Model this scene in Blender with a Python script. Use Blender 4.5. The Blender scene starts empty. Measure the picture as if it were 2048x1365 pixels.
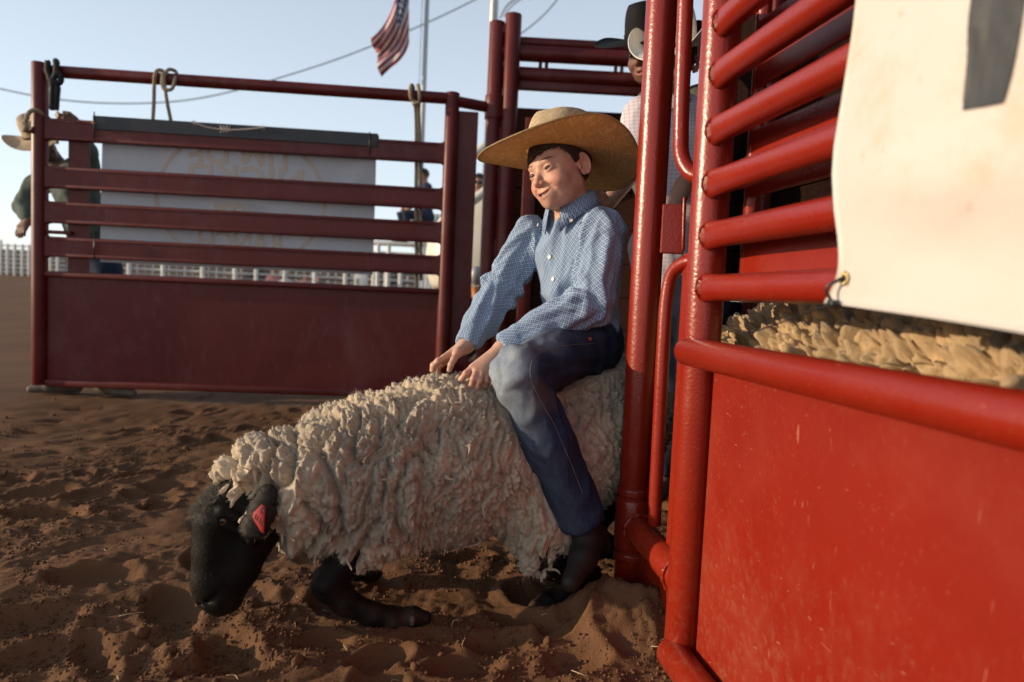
import bpy, bmesh, math, random
import numpy as np
from mathutils import Vector, Matrix
rng = np.random.default_rng(7); random.seed(7)
SC = bpy.context.scene
COL = SC.collection
# ---------------------------------------------------------------- camera
CAM_H = 0.75; FPX = 1365.0; PITCH = math.radians(3.7); ROLL = math.radians(2.6)
_f = np.array([0, math.cos(PITCH), -math.sin(PITCH)]); _u = np.array([0, math.sin(PITCH), math.cos(PITCH)]); _r = np.array([1., 0, 0])
_up = _u*math.cos(ROLL)-_r*math.sin(ROLL); _rt = _r*math.cos(ROLL)+_u*math.sin(ROLL)
cam = bpy.data.cameras.new('camera'); cam_ob = bpy.data.objects.new('camera', cam); COL.objects.link(cam_ob)
m = Matrix.Identity(4)
for i in range(3):
    m[i][0] = _rt[i]; m[i][1] = _up[i]; m[i][2] = -_f[i]
m[2][3] = CAM_H
cam_ob.matrix_world = m
cam.lens = 24.0; cam.sensor_width = 36.0; cam.clip_start = 0.02; cam.clip_end = 3000
cam.dof.use_dof = True; cam.dof.focus_distance = 1.68; cam.dof.aperture_fstop = 2.8
SC.camera = cam_ob
# ---------------------------------------------------------------- light
SUN_EL = math.radians(12.0); SUN_AZ = math.radians(-97.5)      # azimuth from +Y towards +X
sd = np.array([math.sin(SUN_AZ)*math.cos(SUN_EL), math.cos(SUN_AZ)*math.cos(SUN_EL), math.sin(SUN_EL)])
w = bpy.data.worlds.new('World'); SC.world = w; w.use_nodes = True
nt = w.node_tree; bg = nt.nodes['Background']
sky = nt.nodes.new('ShaderNodeTexSky'); sky.sky_type = 'NISHITA'; sky.sun_disc = False
sky.sun_elevation = SUN_EL; sky.sun_rotation = SUN_AZ; sky.air_density = 1.0; sky.dust_density = 0.8; sky.ozone_density = 1.2; sky.altitude = 300
# dusty summer air: the clear sky is veiled evenly by pale haze
hz = nt.nodes.new('ShaderNodeMixRGB'); hz.inputs[2].default_value = (8.2, 8.9, 9.8, 1)
wtc = nt.nodes.new('ShaderNodeTexCoord'); wsp = nt.nodes.new('ShaderNodeSeparateXYZ'); wmr = nt.nodes.new('ShaderNodeMapRange'); nt.links.new(wtc.outputs['Generated'], wsp.inputs[0]); nt.links.new(wsp.outputs[2], wmr.inputs[0])
wmr.inputs[1].default_value = 0.0; wmr.inputs[2].default_value = 1.0; wmr.inputs[3].default_value = 0.56; wmr.inputs[4].default_value = 0.02; nt.links.new(wmr.outputs[0], hz.inputs[0])   # the veil thins towards the zenith
nt.links.new(sky.outputs[0], hz.inputs[1]); nt.links.new(hz.outputs[0], bg.inputs[0]); bg.inputs[1].default_value = 0.15
sun = bpy.data.lights.new('sun', 'SUN'); sun.energy = 5.0; sun.angle = math.radians(0.6); sun.color = (1.0, 0.80, 0.56)
sun_ob = bpy.data.objects.new('sun', sun); COL.objects.link(sun_ob)
sun_ob.rotation_euler = Vector(sd).to_track_quat('Z', 'Y').to_euler(); sun_ob.location = (-20, 0, 8)
vs = SC.view_settings; vs.view_transform = 'Standard'; vs.look = 'None'; vs.exposure = 0.0; vs.gamma = 1.0
SC.cycles.max_bounces = 6; SC.cycles.diffuse_bounces = 3; SC.cycles.glossy_bounces = 3; SC.cycles.transmission_bounces = 3

# ---------------------------------------------------------------- helpers
def at(u, v, Y):
    """point of the place at forward distance Y seen at photograph position (u, v)"""
    d = _f*FPX+_rt*(u-1024)-_up*(v-682.5)
    return d*(Y/d[1])+np.array([0, 0, CAM_H])
def gnd(u, v, z=0.0):
    d = _f*FPX+_rt*(u-1024)-_up*(v-682.5)
    return d*((z-CAM_H)/d[2])+np.array([0, 0, CAM_H])
def V(*a): return np.array(a, float)
def nrm(v):
    v = np.asarray(v, float); return v/(np.linalg.norm(v)+1e-12)

# --- vectorised gradient noise
_perm = rng.permutation(512); _perm = np.concatenate([_perm]*3)
_grad = rng.normal(size=(512, 3)); _grad /= np.linalg.norm(_grad, axis=1)[:, None]
def pn(p):
    p = np.asarray(p, float); i = np.floor(p).astype(int); f = p-i; u = f*f*f*(f*(f*6-15)+10); i &= 511
    out = 0
    for dx in (0, 1):
        for dy in (0, 1):
            for dz in (0, 1):
                h = _perm[(_perm[(_perm[(i[:, 0]+dx) & 511]+i[:, 1]+dy) & 511]+i[:, 2]+dz) & 511]
                g = _grad[h]
                d = g[:, 0]*(f[:, 0]-dx)+g[:, 1]*(f[:, 1]-dy)+g[:, 2]*(f[:, 2]-dz)
                wx = u[:, 0] if dx else 1-u[:, 0]; wy = u[:, 1] if dy else 1-u[:, 1]; wz = u[:, 2] if dz else 1-u[:, 2]
                out = out+d*wx*wy*wz
    return out*1.5
def fbm(p, o=4, g=.5):
    s = 0; a = 1
    for k in range(o): s = s+a*pn(p*(2**k)+k*17.3); a *= g
    return s

# --- objects
def empty(name, loc, label=None, cat=None, group=None):
    o = bpy.data.objects.new(name, None); COL.objects.link(o); o.location = loc; o.empty_display_size = .1
    if label: tag(o, label, cat, group)
    return o
def tag(o, label=None, cat=None, group=None, kind=None):
    if label: o['label'] = label
    if cat: o['category'] = cat
    if group: o['group'] = group
    if kind: o['kind'] = kind
    return o
def mesh_np(name, v, f, smooth=True):
    me = bpy.data.meshes.new(name)
    v = np.asarray(v, np.float32)
    if isinstance(f, np.ndarray) and f.ndim == 2:
        n, k = f.shape
        me.vertices.add(len(v)); me.vertices.foreach_set('co', v.ravel())
        me.loops.add(n*k); me.loops.foreach_set('vertex_index', f.astype(np.int32).ravel())
        me.polygons.add(n); me.polygons.foreach_set('loop_start', np.arange(0, n*k, k, dtype=np.int32))
        me.update(calc_edges=True)
    else:
        me.from_pydata([tuple(map(float, x)) for x in v], [], [tuple(int(i) for i in q) for q in f]); me.update()
    if smooth: me.polygons.foreach_set('use_smooth', np.ones(len(me.polygons), bool))
    return me
def vcol(me, col, name='Col'):
    a = me.color_attributes.new(name, 'FLOAT_COLOR', 'POINT')
    c = np.ones((len(me.vertices), 4), np.float32); c[:, :col.shape[1]] = col
    a.data.foreach_set('color', c.ravel())
def add(name, vf, mat, parent=None, smooth=True, auto=None):
    """one mesh object from world-space verts and faces; a child keeps its place"""
    v, f = vf
    v = np.asarray(v, float)
    if parent is not None:
        o0 = parent; off = np.zeros(3)
        while o0 is not None: off += np.array(o0.location); o0 = o0.parent
        org = off
    else:
        org = np.array([v[:, 0].mean(), v[:, 1].mean(), v[:, 2].min()])
    me = mesh_np(name, v-org, f, smooth)
    if auto: 
        try: me.set_sharp_from_angle(angle=math.radians(auto))
        except Exception: pass
    o = bpy.data.objects.new(name, me); COL.objects.link(o)
    if mat is not None: me.materials.append(mat)
    if parent is not None: o.parent = parent
    else: o.location = org
    return o
def join(*parts):
    vs_, fs_ = [], []; n = 0
    for v, f in parts:
        vs_.append(np.asarray(v, float)); fs_ += [tuple(int(i)+n for i in q) for q in f]; n += len(v)
    return np.vstack(vs_), fs_
def frames(P):
    P = np.asarray(P, float); n = len(P); T = np.zeros_like(P)
    T[1:-1] = P[2:]-P[:-2]; T[0] = P[1]-P[0]; T[-1] = P[-1]-P[-2]
    T /= np.linalg.norm(T, axis=1)[:, None]+1e-12
    a = V(0, 0, 1) if abs(T[0][2]) < .9 else V(1, 0, 0)
    N = np.zeros_like(P); N[0] = nrm(a-T[0]*a.dot(T[0]))
    for i in range(1, n):
        q = N[i-1]-T[i]*N[i-1].dot(T[i]); N[i] = nrm(q)
    return T, N, np.cross(T, N)
def tube(P, r, seg=16, cap=True, ry=None):
    """pipe along P; r scalar or per point; ry = radius along the second normal"""
    P = np.asarray(P, float); n = len(P); T, N, B = frames(P)
    r = np.broadcast_to(np.asarray(r, float), (n,)); ry = r if ry is None else np.broadcast_to(np.asarray(ry, float), (n,))
    a = np.linspace(0, 2*math.pi, seg, endpoint=False)
    v = (P[:, None]+N[:, None]*(np.cos(a)[None, :, None]*r[:, None, None])+B[:, None]*(np.sin(a)[None, :, None]*ry[:, None, None])).reshape(-1, 3)
    f = [(i*seg+j, i*seg+(j+1) % seg, (i+1)*seg+(j+1) % seg, (i+1)*seg+j) for i in range(n-1) for j in range(seg)]
    if cap:
        f.append(tuple(range(seg))[::-1]); f.append(tuple((n-1)*seg+j for j in range(seg)))
    return v, f
def pipe(a, b, r, seg=20, bev=.004, n=2):
    """straight pipe with softened ends"""
    a = np.asarray(a, float); b = np.asarray(b, float); d = nrm(b-a)
    P = [a, a+d*bev*.3, a+d*bev]+[a+(b-a)*t for t in np.linspace(0, 1, n+2)[1:-1]]+[b-d*bev, b-d*bev*.3, b]
    R = [r-bev, r-bev*.3, r]+[r]*n+[r, r-bev*.3, r-bev]
    return tube(P, R, seg)
def smooth_path(P, n=8):
    P = np.asarray(P, float); out = []
    Q = np.vstack([2*P[0]-P[1], P, 2*P[-1]-P[-2]])
    for i in range(1, len(Q)-2):
        for t in np.linspace(0, 1, n, endpoint=False):
            a, b, c, d = Q[i-1], Q[i], Q[i+1], Q[i+2]
            out.append(.5*((2*b)+(-a+c)*t+(2*a-5*b+4*c-d)*t*t+(-a+3*b-3*c+d)*t**3))
    out.append(P[-1]); return np.array(out)
def box(c, ex, ey, ez, sx, sy, sz, bev=.004):
    """bevelled box with centre c, unit axes and full sizes"""
    bm = bmesh.new(); bmesh.ops.create_cube(bm, size=1)
    for q in bm.verts: q.co = Vector((q.co.x*sx, q.co.y*sy, q.co.z*sz))
    if bev > 0: bmesh.ops.bevel(bm, geom=bm.edges[:], offset=min(bev, .45*min(sx, sy, sz)), segments=2, affect='EDGES', profile=.5)
    bm.verts.index_update()
    v = np.array([q.co[:] for q in bm.verts]); f = [tuple(x.index for x in q.verts) for q in bm.faces]; bm.free()
    return np.asarray(c)+v[:, :1]*np.asarray(ex)+v[:, 1:2]*np.asarray(ey)+v[:, 2:]*np.asarray(ez), f
def prism(poly, o, ex, ey, en, th, bev=.003):
    """polygon (list of 2D) in plane (ex, ey) at o, extruded th along en, softened rim"""
    P = np.asarray(poly, float); n = len(P)
    area = .5*np.sum(P[:, 0]*np.roll(P[:, 1], -1)-np.roll(P[:, 0], -1)*P[:, 1])
    if area < 0: P = P[::-1]
    e = np.roll(P, -1, 0)-P; nn = np.stack([e[:, 1], -e[:, 0]], 1); nn /= np.linalg.norm(nn, axis=1)[:, None]+1e-9
    vn = nn+np.roll(nn, 1, 0); vn /= (np.sum(vn*vn, 1)/2)[:, None]+1e-6
    Q = P-vn*bev
    o = np.asarray(o, float); ex, ey, en = map(np.asarray, (ex, ey, en))
    L = [(Q, -th/2), (P, -th/2+bev), (P, th/2-bev), (Q, th/2)]
    v = np.vstack([o+p[:, :1]*ex+p[:, 1:]*ey+h*en for p, h in L])
    f = [tuple(range(n))[::-1], tuple(3*n+i for i in range(n))]
    for k in range(3):
        f += [(k*n+i, k*n+(i+1) % n, (k+1)*n+(i+1) % n, (k+1)*n+i) for i in range(n)]
    return v, f
def rope_vf(P, r, pitch=.03, strands=3, seg=6, step=.004):
    P = np.asarray(P, float); d = np.r_[0, np.cumsum(np.linalg.norm(np.diff(P, axis=0), axis=1))]
    s = np.arange(0, d[-1], step); Q = np.stack([np.interp(s, d, P[:, i]) for i in range(3)], 1)
    T, N, B = frames(Q); out = []
    for k in range(strands):
        a = s/pitch*2*math.pi+k*2*math.pi/strands
        out.append(tube(Q+N*(np.cos(a)*r*.5)[:, None]+B*(np.sin(a)*r*.5)[:, None], r*.56, seg))
    return join(*out)

# --- signed distance modelling
def smin(a, b, k):
    h = np.maximum(k-np.abs(a-b), 0); h *= h; h *= .25/k; return np.minimum(a, b)-h
def smax(a, b, k): return -smin(-a, -b, k)
def sph(p, c, r): return np.sqrt((p[:, 0]-c[0])**2+(p[:, 1]-c[1])**2+(p[:, 2]-c[2])**2)-r
def ell(p, c, r):
    q = p-np.asarray(c); r = np.asarray(r, float)
    k0 = np.linalg.norm(q/r, axis=1); k1 = np.linalg.norm(q/(r*r), axis=1)+1e-9
    return k0*(k0-1)/k1
def rcone(p, a, b, r1, r2):
    ax, ay, az = float(a[0]), float(a[1]), float(a[2]); bx, by, bz = float(b[0])-ax, float(b[1])-ay, float(b[2])-az
    x = p[:, 0]-ax; y = p[:, 1]-ay; z = p[:, 2]-az
    h = (x*bx+y*by+z*bz)/(bx*bx+by*by+bz*bz+1e-12); np.clip(h, 0, 1, out=h)
    x -= h*bx; y -= h*by; z -= h*bz
    x *= x; y *= y; z *= z; x += y; x += z; np.sqrt(x, out=x); x -= r1
    if r2 != r1: x -= (r2-r1)*h
    return x
def chain(p, pts, k=.02):
    """smooth union of round cones through [(pos, radius), ...]"""
    d = None
    for (a, r1), (b, r2) in zip(pts[:-1], pts[1:]):
        e = rcone(p, a, b, r1, r2); d = e if d is None else smin(d, e, k)
    return d
def surf(f, lo, hi, h, B=6):
    """surface nets of f = 0 with a block-wise narrow band; returns verts, quads"""
    lo = np.asarray(lo, float); hi = np.asarray(hi, float)
    nb = np.ceil((hi-lo)/(h*B)).astype(int); n = nb*B+1
    bc = np.stack(np.meshgrid(*[np.arange(k) for k in nb], indexing='ij'), -1).reshape(-1, 3)
    d = f(lo+(bc+.5)*B*h)
    act = (np.abs(d) < B*h*1.6).reshape(nb)
    D = np.repeat(np.repeat(np.repeat(d.reshape(nb), B, 0), B, 1), B, 2)
    M = np.repeat(np.repeat(np.repeat(act, B, 0), B, 1), B, 2)
    D = np.pad(D, ((0, 1),)*3, mode='edge'); Mp = np.pad(M, ((0, 1),)*3)
    for ax in range(3):
        s = np.roll(Mp, 1, ax); sl = [slice(None)]*3; sl[ax] = 0; s[tuple(sl)] = False; Mp |= s
    idx = np.argwhere(Mp); vals = np.empty(len(idx))
    for k in range(0, len(idx), 400000): vals[k:k+400000] = f(lo+idx[k:k+400000]*h)
    D[Mp] = vals; S = D < 0
    c = [S[x:n[0]-1+x, y:n[1]-1+y, z:n[2]-1+z] for x in (0, 1) for y in (0, 1) for z in (0, 1)]
    cnt = sum(q.astype(np.int8) for q in c); cell = (cnt > 0) & (cnt < 8) & M
    ci = np.argwhere(cell); vid = -np.ones(n-1, int); vid[cell] = np.arange(len(ci))
    acc = np.zeros((len(ci), 3)); num = np.zeros(len(ci))
    offs = [(x, y, z) for x in (0, 1) for y in (0, 1) for z in (0, 1)]
    for a in offs:
        for ax in range(3):
            if a[ax]: continue
            b = list(a); b[ax] = 1
            d0 = D[ci[:, 0]+a[0], ci[:, 1]+a[1], ci[:, 2]+a[2]]; d1 = D[ci[:, 0]+b[0], ci[:, 1]+b[1], ci[:, 2]+b[2]]
            x = (d0 < 0) != (d1 < 0)
            t = np.where(x, d0/(d0-d1+1e-20), 0); pos = np.tile(np.array(a, float), (len(ci), 1)); pos[:, ax] += t
            acc[x] += pos[x]; num[x] += 1
    v = lo+(ci+acc/num[:, None])*h
    Q = []
    for ax in range(3):
        sl0 = [slice(1, -1)]*3; sl1 = [slice(1, -1)]*3; sl0[ax] = slice(0, -1); sl1[ax] = slice(1, None)
        a = S[tuple(sl0)]; b = S[tuple(sl1)]; e = np.argwhere(a != b)
        if not len(e): continue
        sg = a[e[:, 0], e[:, 1], e[:, 2]]
        o = [1, 1, 1]; o[ax] = 0; e = e+np.array(o); u, w_ = [(1, 2), (2, 0), (0, 1)][ax]
        q = []
        for du, dw in ((-1, -1), (0, -1), (0, 0), (-1, 0)):
            g = e.copy(); g[:, u] += du; g[:, w_] += dw; q.append(vid[g[:, 0], g[:, 1], g[:, 2]])
        q = np.stack(q, 1); q[~sg] = q[~sg][:, ::-1]; Q.append(q[(q >= 0).all(1)])
    Q = np.vstack(Q)
    d, g = sgrad(f, v, h*.5)
    v = v-np.clip(d, -h*.6, h*.6)[:, None]*g
    return v, Q
def sgrad(f, v, e):
    d = f(v); g = np.stack([f(v+np.eye(3)[i]*e)-d for i in range(3)], 1)
    g /= np.linalg.norm(g, axis=1)[:, None]+1e-12
    return d, g
def vnormals(v, q):
    q = np.asarray(q); n = np.zeros_like(v)
    fn = np.cross(v[q[:, 2]]-v[q[:, 0]], v[q[:, 3 if q.shape[1] > 3 else 1]]-v[q[:, 1 if q.shape[1] > 3 else 0]])
    for k in range(q.shape[1]): np.add.at(n, q[:, k], fn)
    return n/(np.linalg.norm(n, axis=1)[:, None]+1e-12)
def bones_coord(p, bones):
    """nearest bone of each point: index, length along, angle, bone radius"""
    best = np.full(len(p), 1e9); bi = np.zeros(len(p), int); S_ = np.zeros(len(p)); TH = np.zeros(len(p)); R_ = np.zeros(len(p))
    for k, (a, b, r1, r2, ref) in enumerate(bones):
        a = np.asarray(a, float); b = np.asarray(b, float); ba = b-a; L = np.linalg.norm(ba); t = ba/L
        s = (p-a).dot(t); h = np.clip(s/L, 0, 1); q = p-a-h[:, None]*ba
        d = np.linalg.norm(q, axis=1)-(r1+(r2-r1)*h); x = nrm(np.asarray(ref)-t*np.asarray(ref).dot(t)); y = np.cross(t, x)
        th = np.arctan2(q.dot(y), q.dot(x)); w_ = d < best
        best[w_] = d[w_]; bi[w_] = k; S_[w_] = s[w_]; TH[w_] = th[w_]; R_[w_] = (r1+(r2-r1)*h)[w_]
    return bi, S_, TH, R_
def set_uv(me, uv_fn):
    """uv_fn(points per loop, face id per loop) -> uv"""
    n = len(me.loops); li = np.zeros(n, np.int32); me.loops.foreach_get('vertex_index', li)
    uv = uv_fn(li); l = me.uv_layers.new(name='UVMap'); l.data.foreach_set('uv', uv.astype(np.float32).ravel())

# --- materials
class N:
    def __init__(s, name):
        s.m = bpy.data.materials.new(name); s.m.use_nodes = True; s.t = s.m.node_tree; s.b = s.t.nodes['Principled BSDF']
        s.tc = s.t.nodes.new('ShaderNodeTexCoord')
    def n(s, t, **k):
        q = s.t.nodes.new('ShaderNode'+t)
        for a, b in k.items(): setattr(q, a, b)
        return q
    def l(s, a, b): s.t.links.new(a, b)
    def noise(s, scale, detail=3, rough=.5, vec=None, stretch=None, dist=0):
        q = s.n('TexNoise'); q.inputs['Scale'].default_value = scale; q.inputs['Detail'].default_value = detail; q.inputs['Roughness'].default_value = rough; q.inputs['Distortion'].default_value = dist
        src = vec if vec is not None else s.tc.outputs['Object']
        if stretch is not None:
            mp = s.n('Mapping'); mp.inputs['Scale'].default_value = stretch; s.l(src, mp.inputs[0]); src = mp.outputs[0]
        s.l(src, q.inputs['Vector']); return q.outputs['Fac']
    def ramp(s, fac, stops, lin=True):
        q = s.n('ValToRGB'); e = q.color_ramp.elements
        while len(e) < len(stops): e.new(.5)
        for i, (p, c) in enumerate(stops):
            e[i].position = p; e[i].color = (*c, 1) if len(c) == 3 else c
        s.l(fac, q.inputs[0]); return q.outputs[0]
    def rampf(s, fac, a, b): return s.ramp(fac, [(a, (0, 0, 0)), (b, (1, 1, 1))])
    def mix(s, fac, a, b, mode='MIX'):
        q = s.n('MixRGB', blend_type=mode)
        for i, x in ((0, fac), (1, a), (2, b)):
            if hasattr(x, 'is_linked'): s.l(x, q.inputs[i])
            else: q.inputs[i].default_value = x if i == 0 else ((*x, 1) if len(x) == 3 else x)
        return q.outputs[0]
    def math(s, op, a, b=None, c=None):
        q = s.n('Math', operation=op)
        for i, x in enumerate((a, b, c)):
            if x is None: continue
            if hasattr(x, 'is_linked'): s.l(x, q.inputs[i])
            else: q.inputs[i].default_value = x
        return q.outputs[0]
    def bump(s, h, strength=.3, dist=.01, prev=None):
        q = s.n('Bump'); q.inputs['Strength'].default_value = strength; q.inputs['Distance'].default_value = dist; s.l(h, q.inputs['Height'])
        if prev is not None: s.l(prev, q.inputs['Normal'])
        return q.outputs[0]
    def set(s, k, x):
        i = s.b.inputs[k]
        if hasattr(x, 'is_linked'): s.l(x, i)
        else: i.default_value = (*x, 1) if hasattr(x, '__len__') and len(x) == 3 and i.type == 'RGBA' else x
        return s
def simple(name, c, rough=.6, c2=None, scale=8, bump=0, bscale=60, metal=0, spec=.5, bdist=.004, detail=4):
    q = N(name); q.set('Roughness', rough).set('Metallic', metal).set('Specular IOR Level', spec)
    if c2 is None: c2 = tuple(x*.7 for x in c)
    q.set('Base Color', q.ramp(q.noise(scale, detail, .6), [(.3, c2), (.7, c)]))
    if bump: q.set('Normal', q.bump(q.noise(bscale, 4, .6), bump, bdist))
    return q.m
def paint(name, c, dust=.5, rough=.30, peel=.35, spec=.5, smudge=0, mud=0):
    """thick gloss paint on steel: orange peel, dust, chips and scratches"""
    q = N(name)
    big = q.noise(2.2, 4, .6); col = q.ramp(big, [(.3, tuple(x*.82 for x in c)), (.7, c)])
    spk = q.rampf(q.noise(95, 5, .75), .60, .74); msk = q.rampf(q.noise(5, 4, .65), .40, .68)
    col = q.mix(q.math('MULTIPLY', q.math('MULTIPLY', spk, msk), .75*dust), col, (.36, .17, .07))
    chip = q.rampf(q.noise(34, 3, .6), .755, .775)
    col = q.mix(chip, col, (.03, .018, .015))
    sc1 = q.rampf(q.noise(14, 2, .5, stretch=(6, 6, .8), dist=2.5), .735, .75)
    sc2 = q.rampf(q.noise(11, 2, .5, stretch=(1.2, 1.2, 5), dist=3.0), .73, .745)
    col = q.mix(q.math('MULTIPLY', q.math('MAXIMUM', sc1, sc2), .35*dust), col, (.5, .24, .13))
    haze = q.rampf(q.noise(3.1, 6, .7), .45, .85)
    col = q.mix(q.math('MULTIPLY', haze, .16*dust), col, (.36, .13, .07))
    if smudge:
        sm1 = q.rampf(q.noise(2.6, 7, .72, stretch=(1, 1, .7), dist=.8), .52, .78); sm2 = q.rampf(q.noise(9, 5, .7, stretch=(1, 1, .35), dist=2.0), .58, .72)
        col = q.mix(q.math('MULTIPLY', q.math('ADD', sm1, q.math('MULTIPLY', sm2, .7)), .30*smudge), col, (.20, .115, .115))
    if mud:
        sp = q.n('SeparateXYZ'); gm = q.n('NewGeometry'); q.l(gm.outputs['Position'], sp.inputs[0]); low = q.ramp(sp.outputs[2], [(.0, (1, 1, 1)), (.45, (0, 0, 0))])
        sp1 = q.rampf(q.noise(48, 6, .8), .50, .66); col = q.mix(q.math('MULTIPLY', q.math('MULTIPLY', sp1, low), .5*mud), col, (.25, .12, .06))
        ru = q.rampf(q.noise(7, 7, .75, dist=.6), .62, .72); col = q.mix(q.math('MULTIPLY', ru, .22*mud), col, (.33, .13, .07))
    q.set('Base Color', col)
    q.set('Roughness', q.math('ADD', q.math('MULTIPLY', q.noise(6, 5, .7), .25), rough-.1))
    b = q.bump(q.noise(150, 2, .5), peel, .0011); b = q.bump(q.noise(620, 2, .5), peel*.45, .00035, b); b = q.bump(q.noise(14, 3, .5), .12, .004, b); b = q.bump(q.noise(2.3, 2, .5), .20, .03, b); q.set('Normal', b)
    q.set('Specular IOR Level', spec)
    return q.m
M = {}
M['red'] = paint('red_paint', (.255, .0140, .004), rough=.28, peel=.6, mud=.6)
M['red_far'] = paint('red_paint_shaded', (.112, .008, .0065), dust=.45, rough=.42, peel=.15, spec=.3, smudge=.9)  # base red darkened to paint in the far steelwork's shade; smudges are grime
M['red_panel'] = paint('red_sheet_paint', (.232, .0098, .0016), dust=1.2, rough=.5, peel=.14, spec=.25, mud=1.0)
gZ = V(0, 0, 1)
# ================================================================ ground
def hole(x, y, cx, cy, rx, ry, ang, depth, rim):
    c, s = math.cos(ang), math.sin(ang); a = ((x-cx)*c+(y-cy)*s)/rx; b = (-(x-cx)*s+(y-cy)*c)/ry
    d = np.sqrt(a*a+b*b)
    return -depth*np.clip(1.15-d**3, 0, 1)*(d < 1.05)+rim*np.exp(-((d-1.2)/.16)**2), np.clip(1.2-d, 0, 1)
HOLES = []
for (u, v, rx, ry, an, dp) in [(375,1268,.10,.05,.5,.018),(190,1165,.10,.06,.3,.02),(640,1290,.06,.05,.2,.02),(560,1205,.06,.045,.8,.014),(1010,1290,.08,.05,.1,.02),
                               (930,1330,.08,.05,.4,.03),(300,990,.10,.06,.2,.022),(90,1040,.11,.06,.1,.02),(210,1310,.07,.05,.9,.02),(450,1340,.09,.05,.3,.02),(640,1120,.07,.04,.2,.015),(930,1120,.08,.04,.3,.02),
                               (760,1320,.07,.04,.7,.022),(1150,1330,.07,.04,.2,.02),(60,1250,.1,.06,.5,.022)]:
    g = gnd(u, v); HOLES.append((g[0], g[1], rx, ry, an, dp))
for k in range(240):
    y = 1.2+6.5*rng.random()**1.2; x = (rng.random()*2-1.25)*y*.85
    HOLES.append((x, y, .05+.07*rng.random(), .035+.04*rng.random(), rng.random()*3.1, .012+.022*rng.random()))
MOUND = gnd(1255, 1262)
def ground_h(x, y):
    p = np.stack([x, y, np.zeros_like(x)], 1); far = np.clip((6.0-y)/3.0, .25, 1)
    q = p.copy(); ca, sa = math.cos(.5), math.sin(.5); q[:, 0] = (p[:, 0]*ca+p[:, 1]*sa)*.7; q[:, 1] = -p[:, 0]*sa+p[:, 1]*ca
    z = .026*pn(q*1.1+3)+.014*pn(q*3.3+9)
    n7 = pn(q*7.5+31+.4*np.stack([pn(p*3), pn(p*3+7), 0*x], 1)); z += .014*np.minimum(np.abs(n7)*2.4, .9)-.004
    fine = .010*pn(p*13+5)+.012*np.abs(pn(p*27+1))+.0080*np.abs(pn(p*52+2))+.0040*pn(p*100)
    rough = np.clip(.62+1.1*pn(q*2.9+77), .12, 1.3)
    flat = np.zeros_like(x); dz = np.zeros_like(x)
    for h in HOLES:
        m_ = np.abs(x-h[0])+np.abs(y-h[1]) < .34
        if m_.any():
            a, b = hole(x[m_], y[m_], *h, rim=.006); dz[m_] += a; flat[m_] = np.maximum(flat[m_], b)
    z = z*(1-.6*np.clip(flat*3, 0, 1))+dz+fine*rough*(1-.85*np.clip(flat*3, 0, 1))
    d = np.hypot((x-MOUND[0])/.15, (y-MOUND[1])/.12)
    mz = .105*np.exp(-d**2.4)
    z = z+mz+np.where(d < 1.6, np.exp(-d*d)*(.035*np.minimum(np.abs(pn(p*15)), .45)+.030*np.minimum(np.abs(pn(p*31+4)), .45)+.020*np.abs(pn(p*62))-.012), 0)
    z = z*far
    z += np.clip(y-6, 0, 60)*.021
    return z
def axis(lo, a, b, hi, h, g):
    m_ = list(np.arange(a, b, h)); s = h; t = m_[-1]
    while t < hi: s *= g; t += s; m_.append(t)
    s = h; t = a; L = []
    while t > lo: s *= g; t -= s; L.append(t)
    return np.array(L[::-1]+m_)
gx = axis(-500, -1.75, 0.62, 500, .0078, 1.045); gy = axis(-4, 1.02, 2.35, 600, .0074, 1.022)
X, Y = np.meshgrid(gx, gy, indexing='ij'); Z = ground_h(X.ravel(), Y.ravel())
nx, ny = len(gx), len(gy); I = np.arange(nx*ny).reshape(nx, ny)
gq = np.stack([I[:-1, :-1], I[1:, :-1], I[1:, 1:], I[:-1, 1:]], -1).reshape(-1, 4)
q = N('dirt')
n1 = q.noise(1.7, 6, .65); n2 = q.noise(23, 6, .7); n3 = q.noise(240, 4, .7)
col = q.ramp(n1, [(.3, (.098, .051, .027)), (.72, (.178, .089, .044))])
col = q.mix(q.math('MULTIPLY', q.rampf(n2, .35, .75), .6), col, (.15, .068, .033))
col = q.mix(q.math('MULTIPLY', q.rampf(n3, .55, .8), .5), col, (.24, .125, .070))
q.set('Base Color', col); q.set('Roughness', .95); q.set('Specular IOR Level', .15)
q.set('Normal', q.bump(n3, .55, .004, q.bump(q.noise(75, 5, .7), .5, .008))); M['dirt'] = q.m
ground = add('ground', (np.stack([X.ravel(), Y.ravel(), Z], 1), gq), M['dirt']); ground['kind'] = 'structure'
_g = (gx, gy, Z.reshape(nx, ny))
def gz(x, y): return float(ground_h(np.array([x], float), np.array([y], float))[0])
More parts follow.
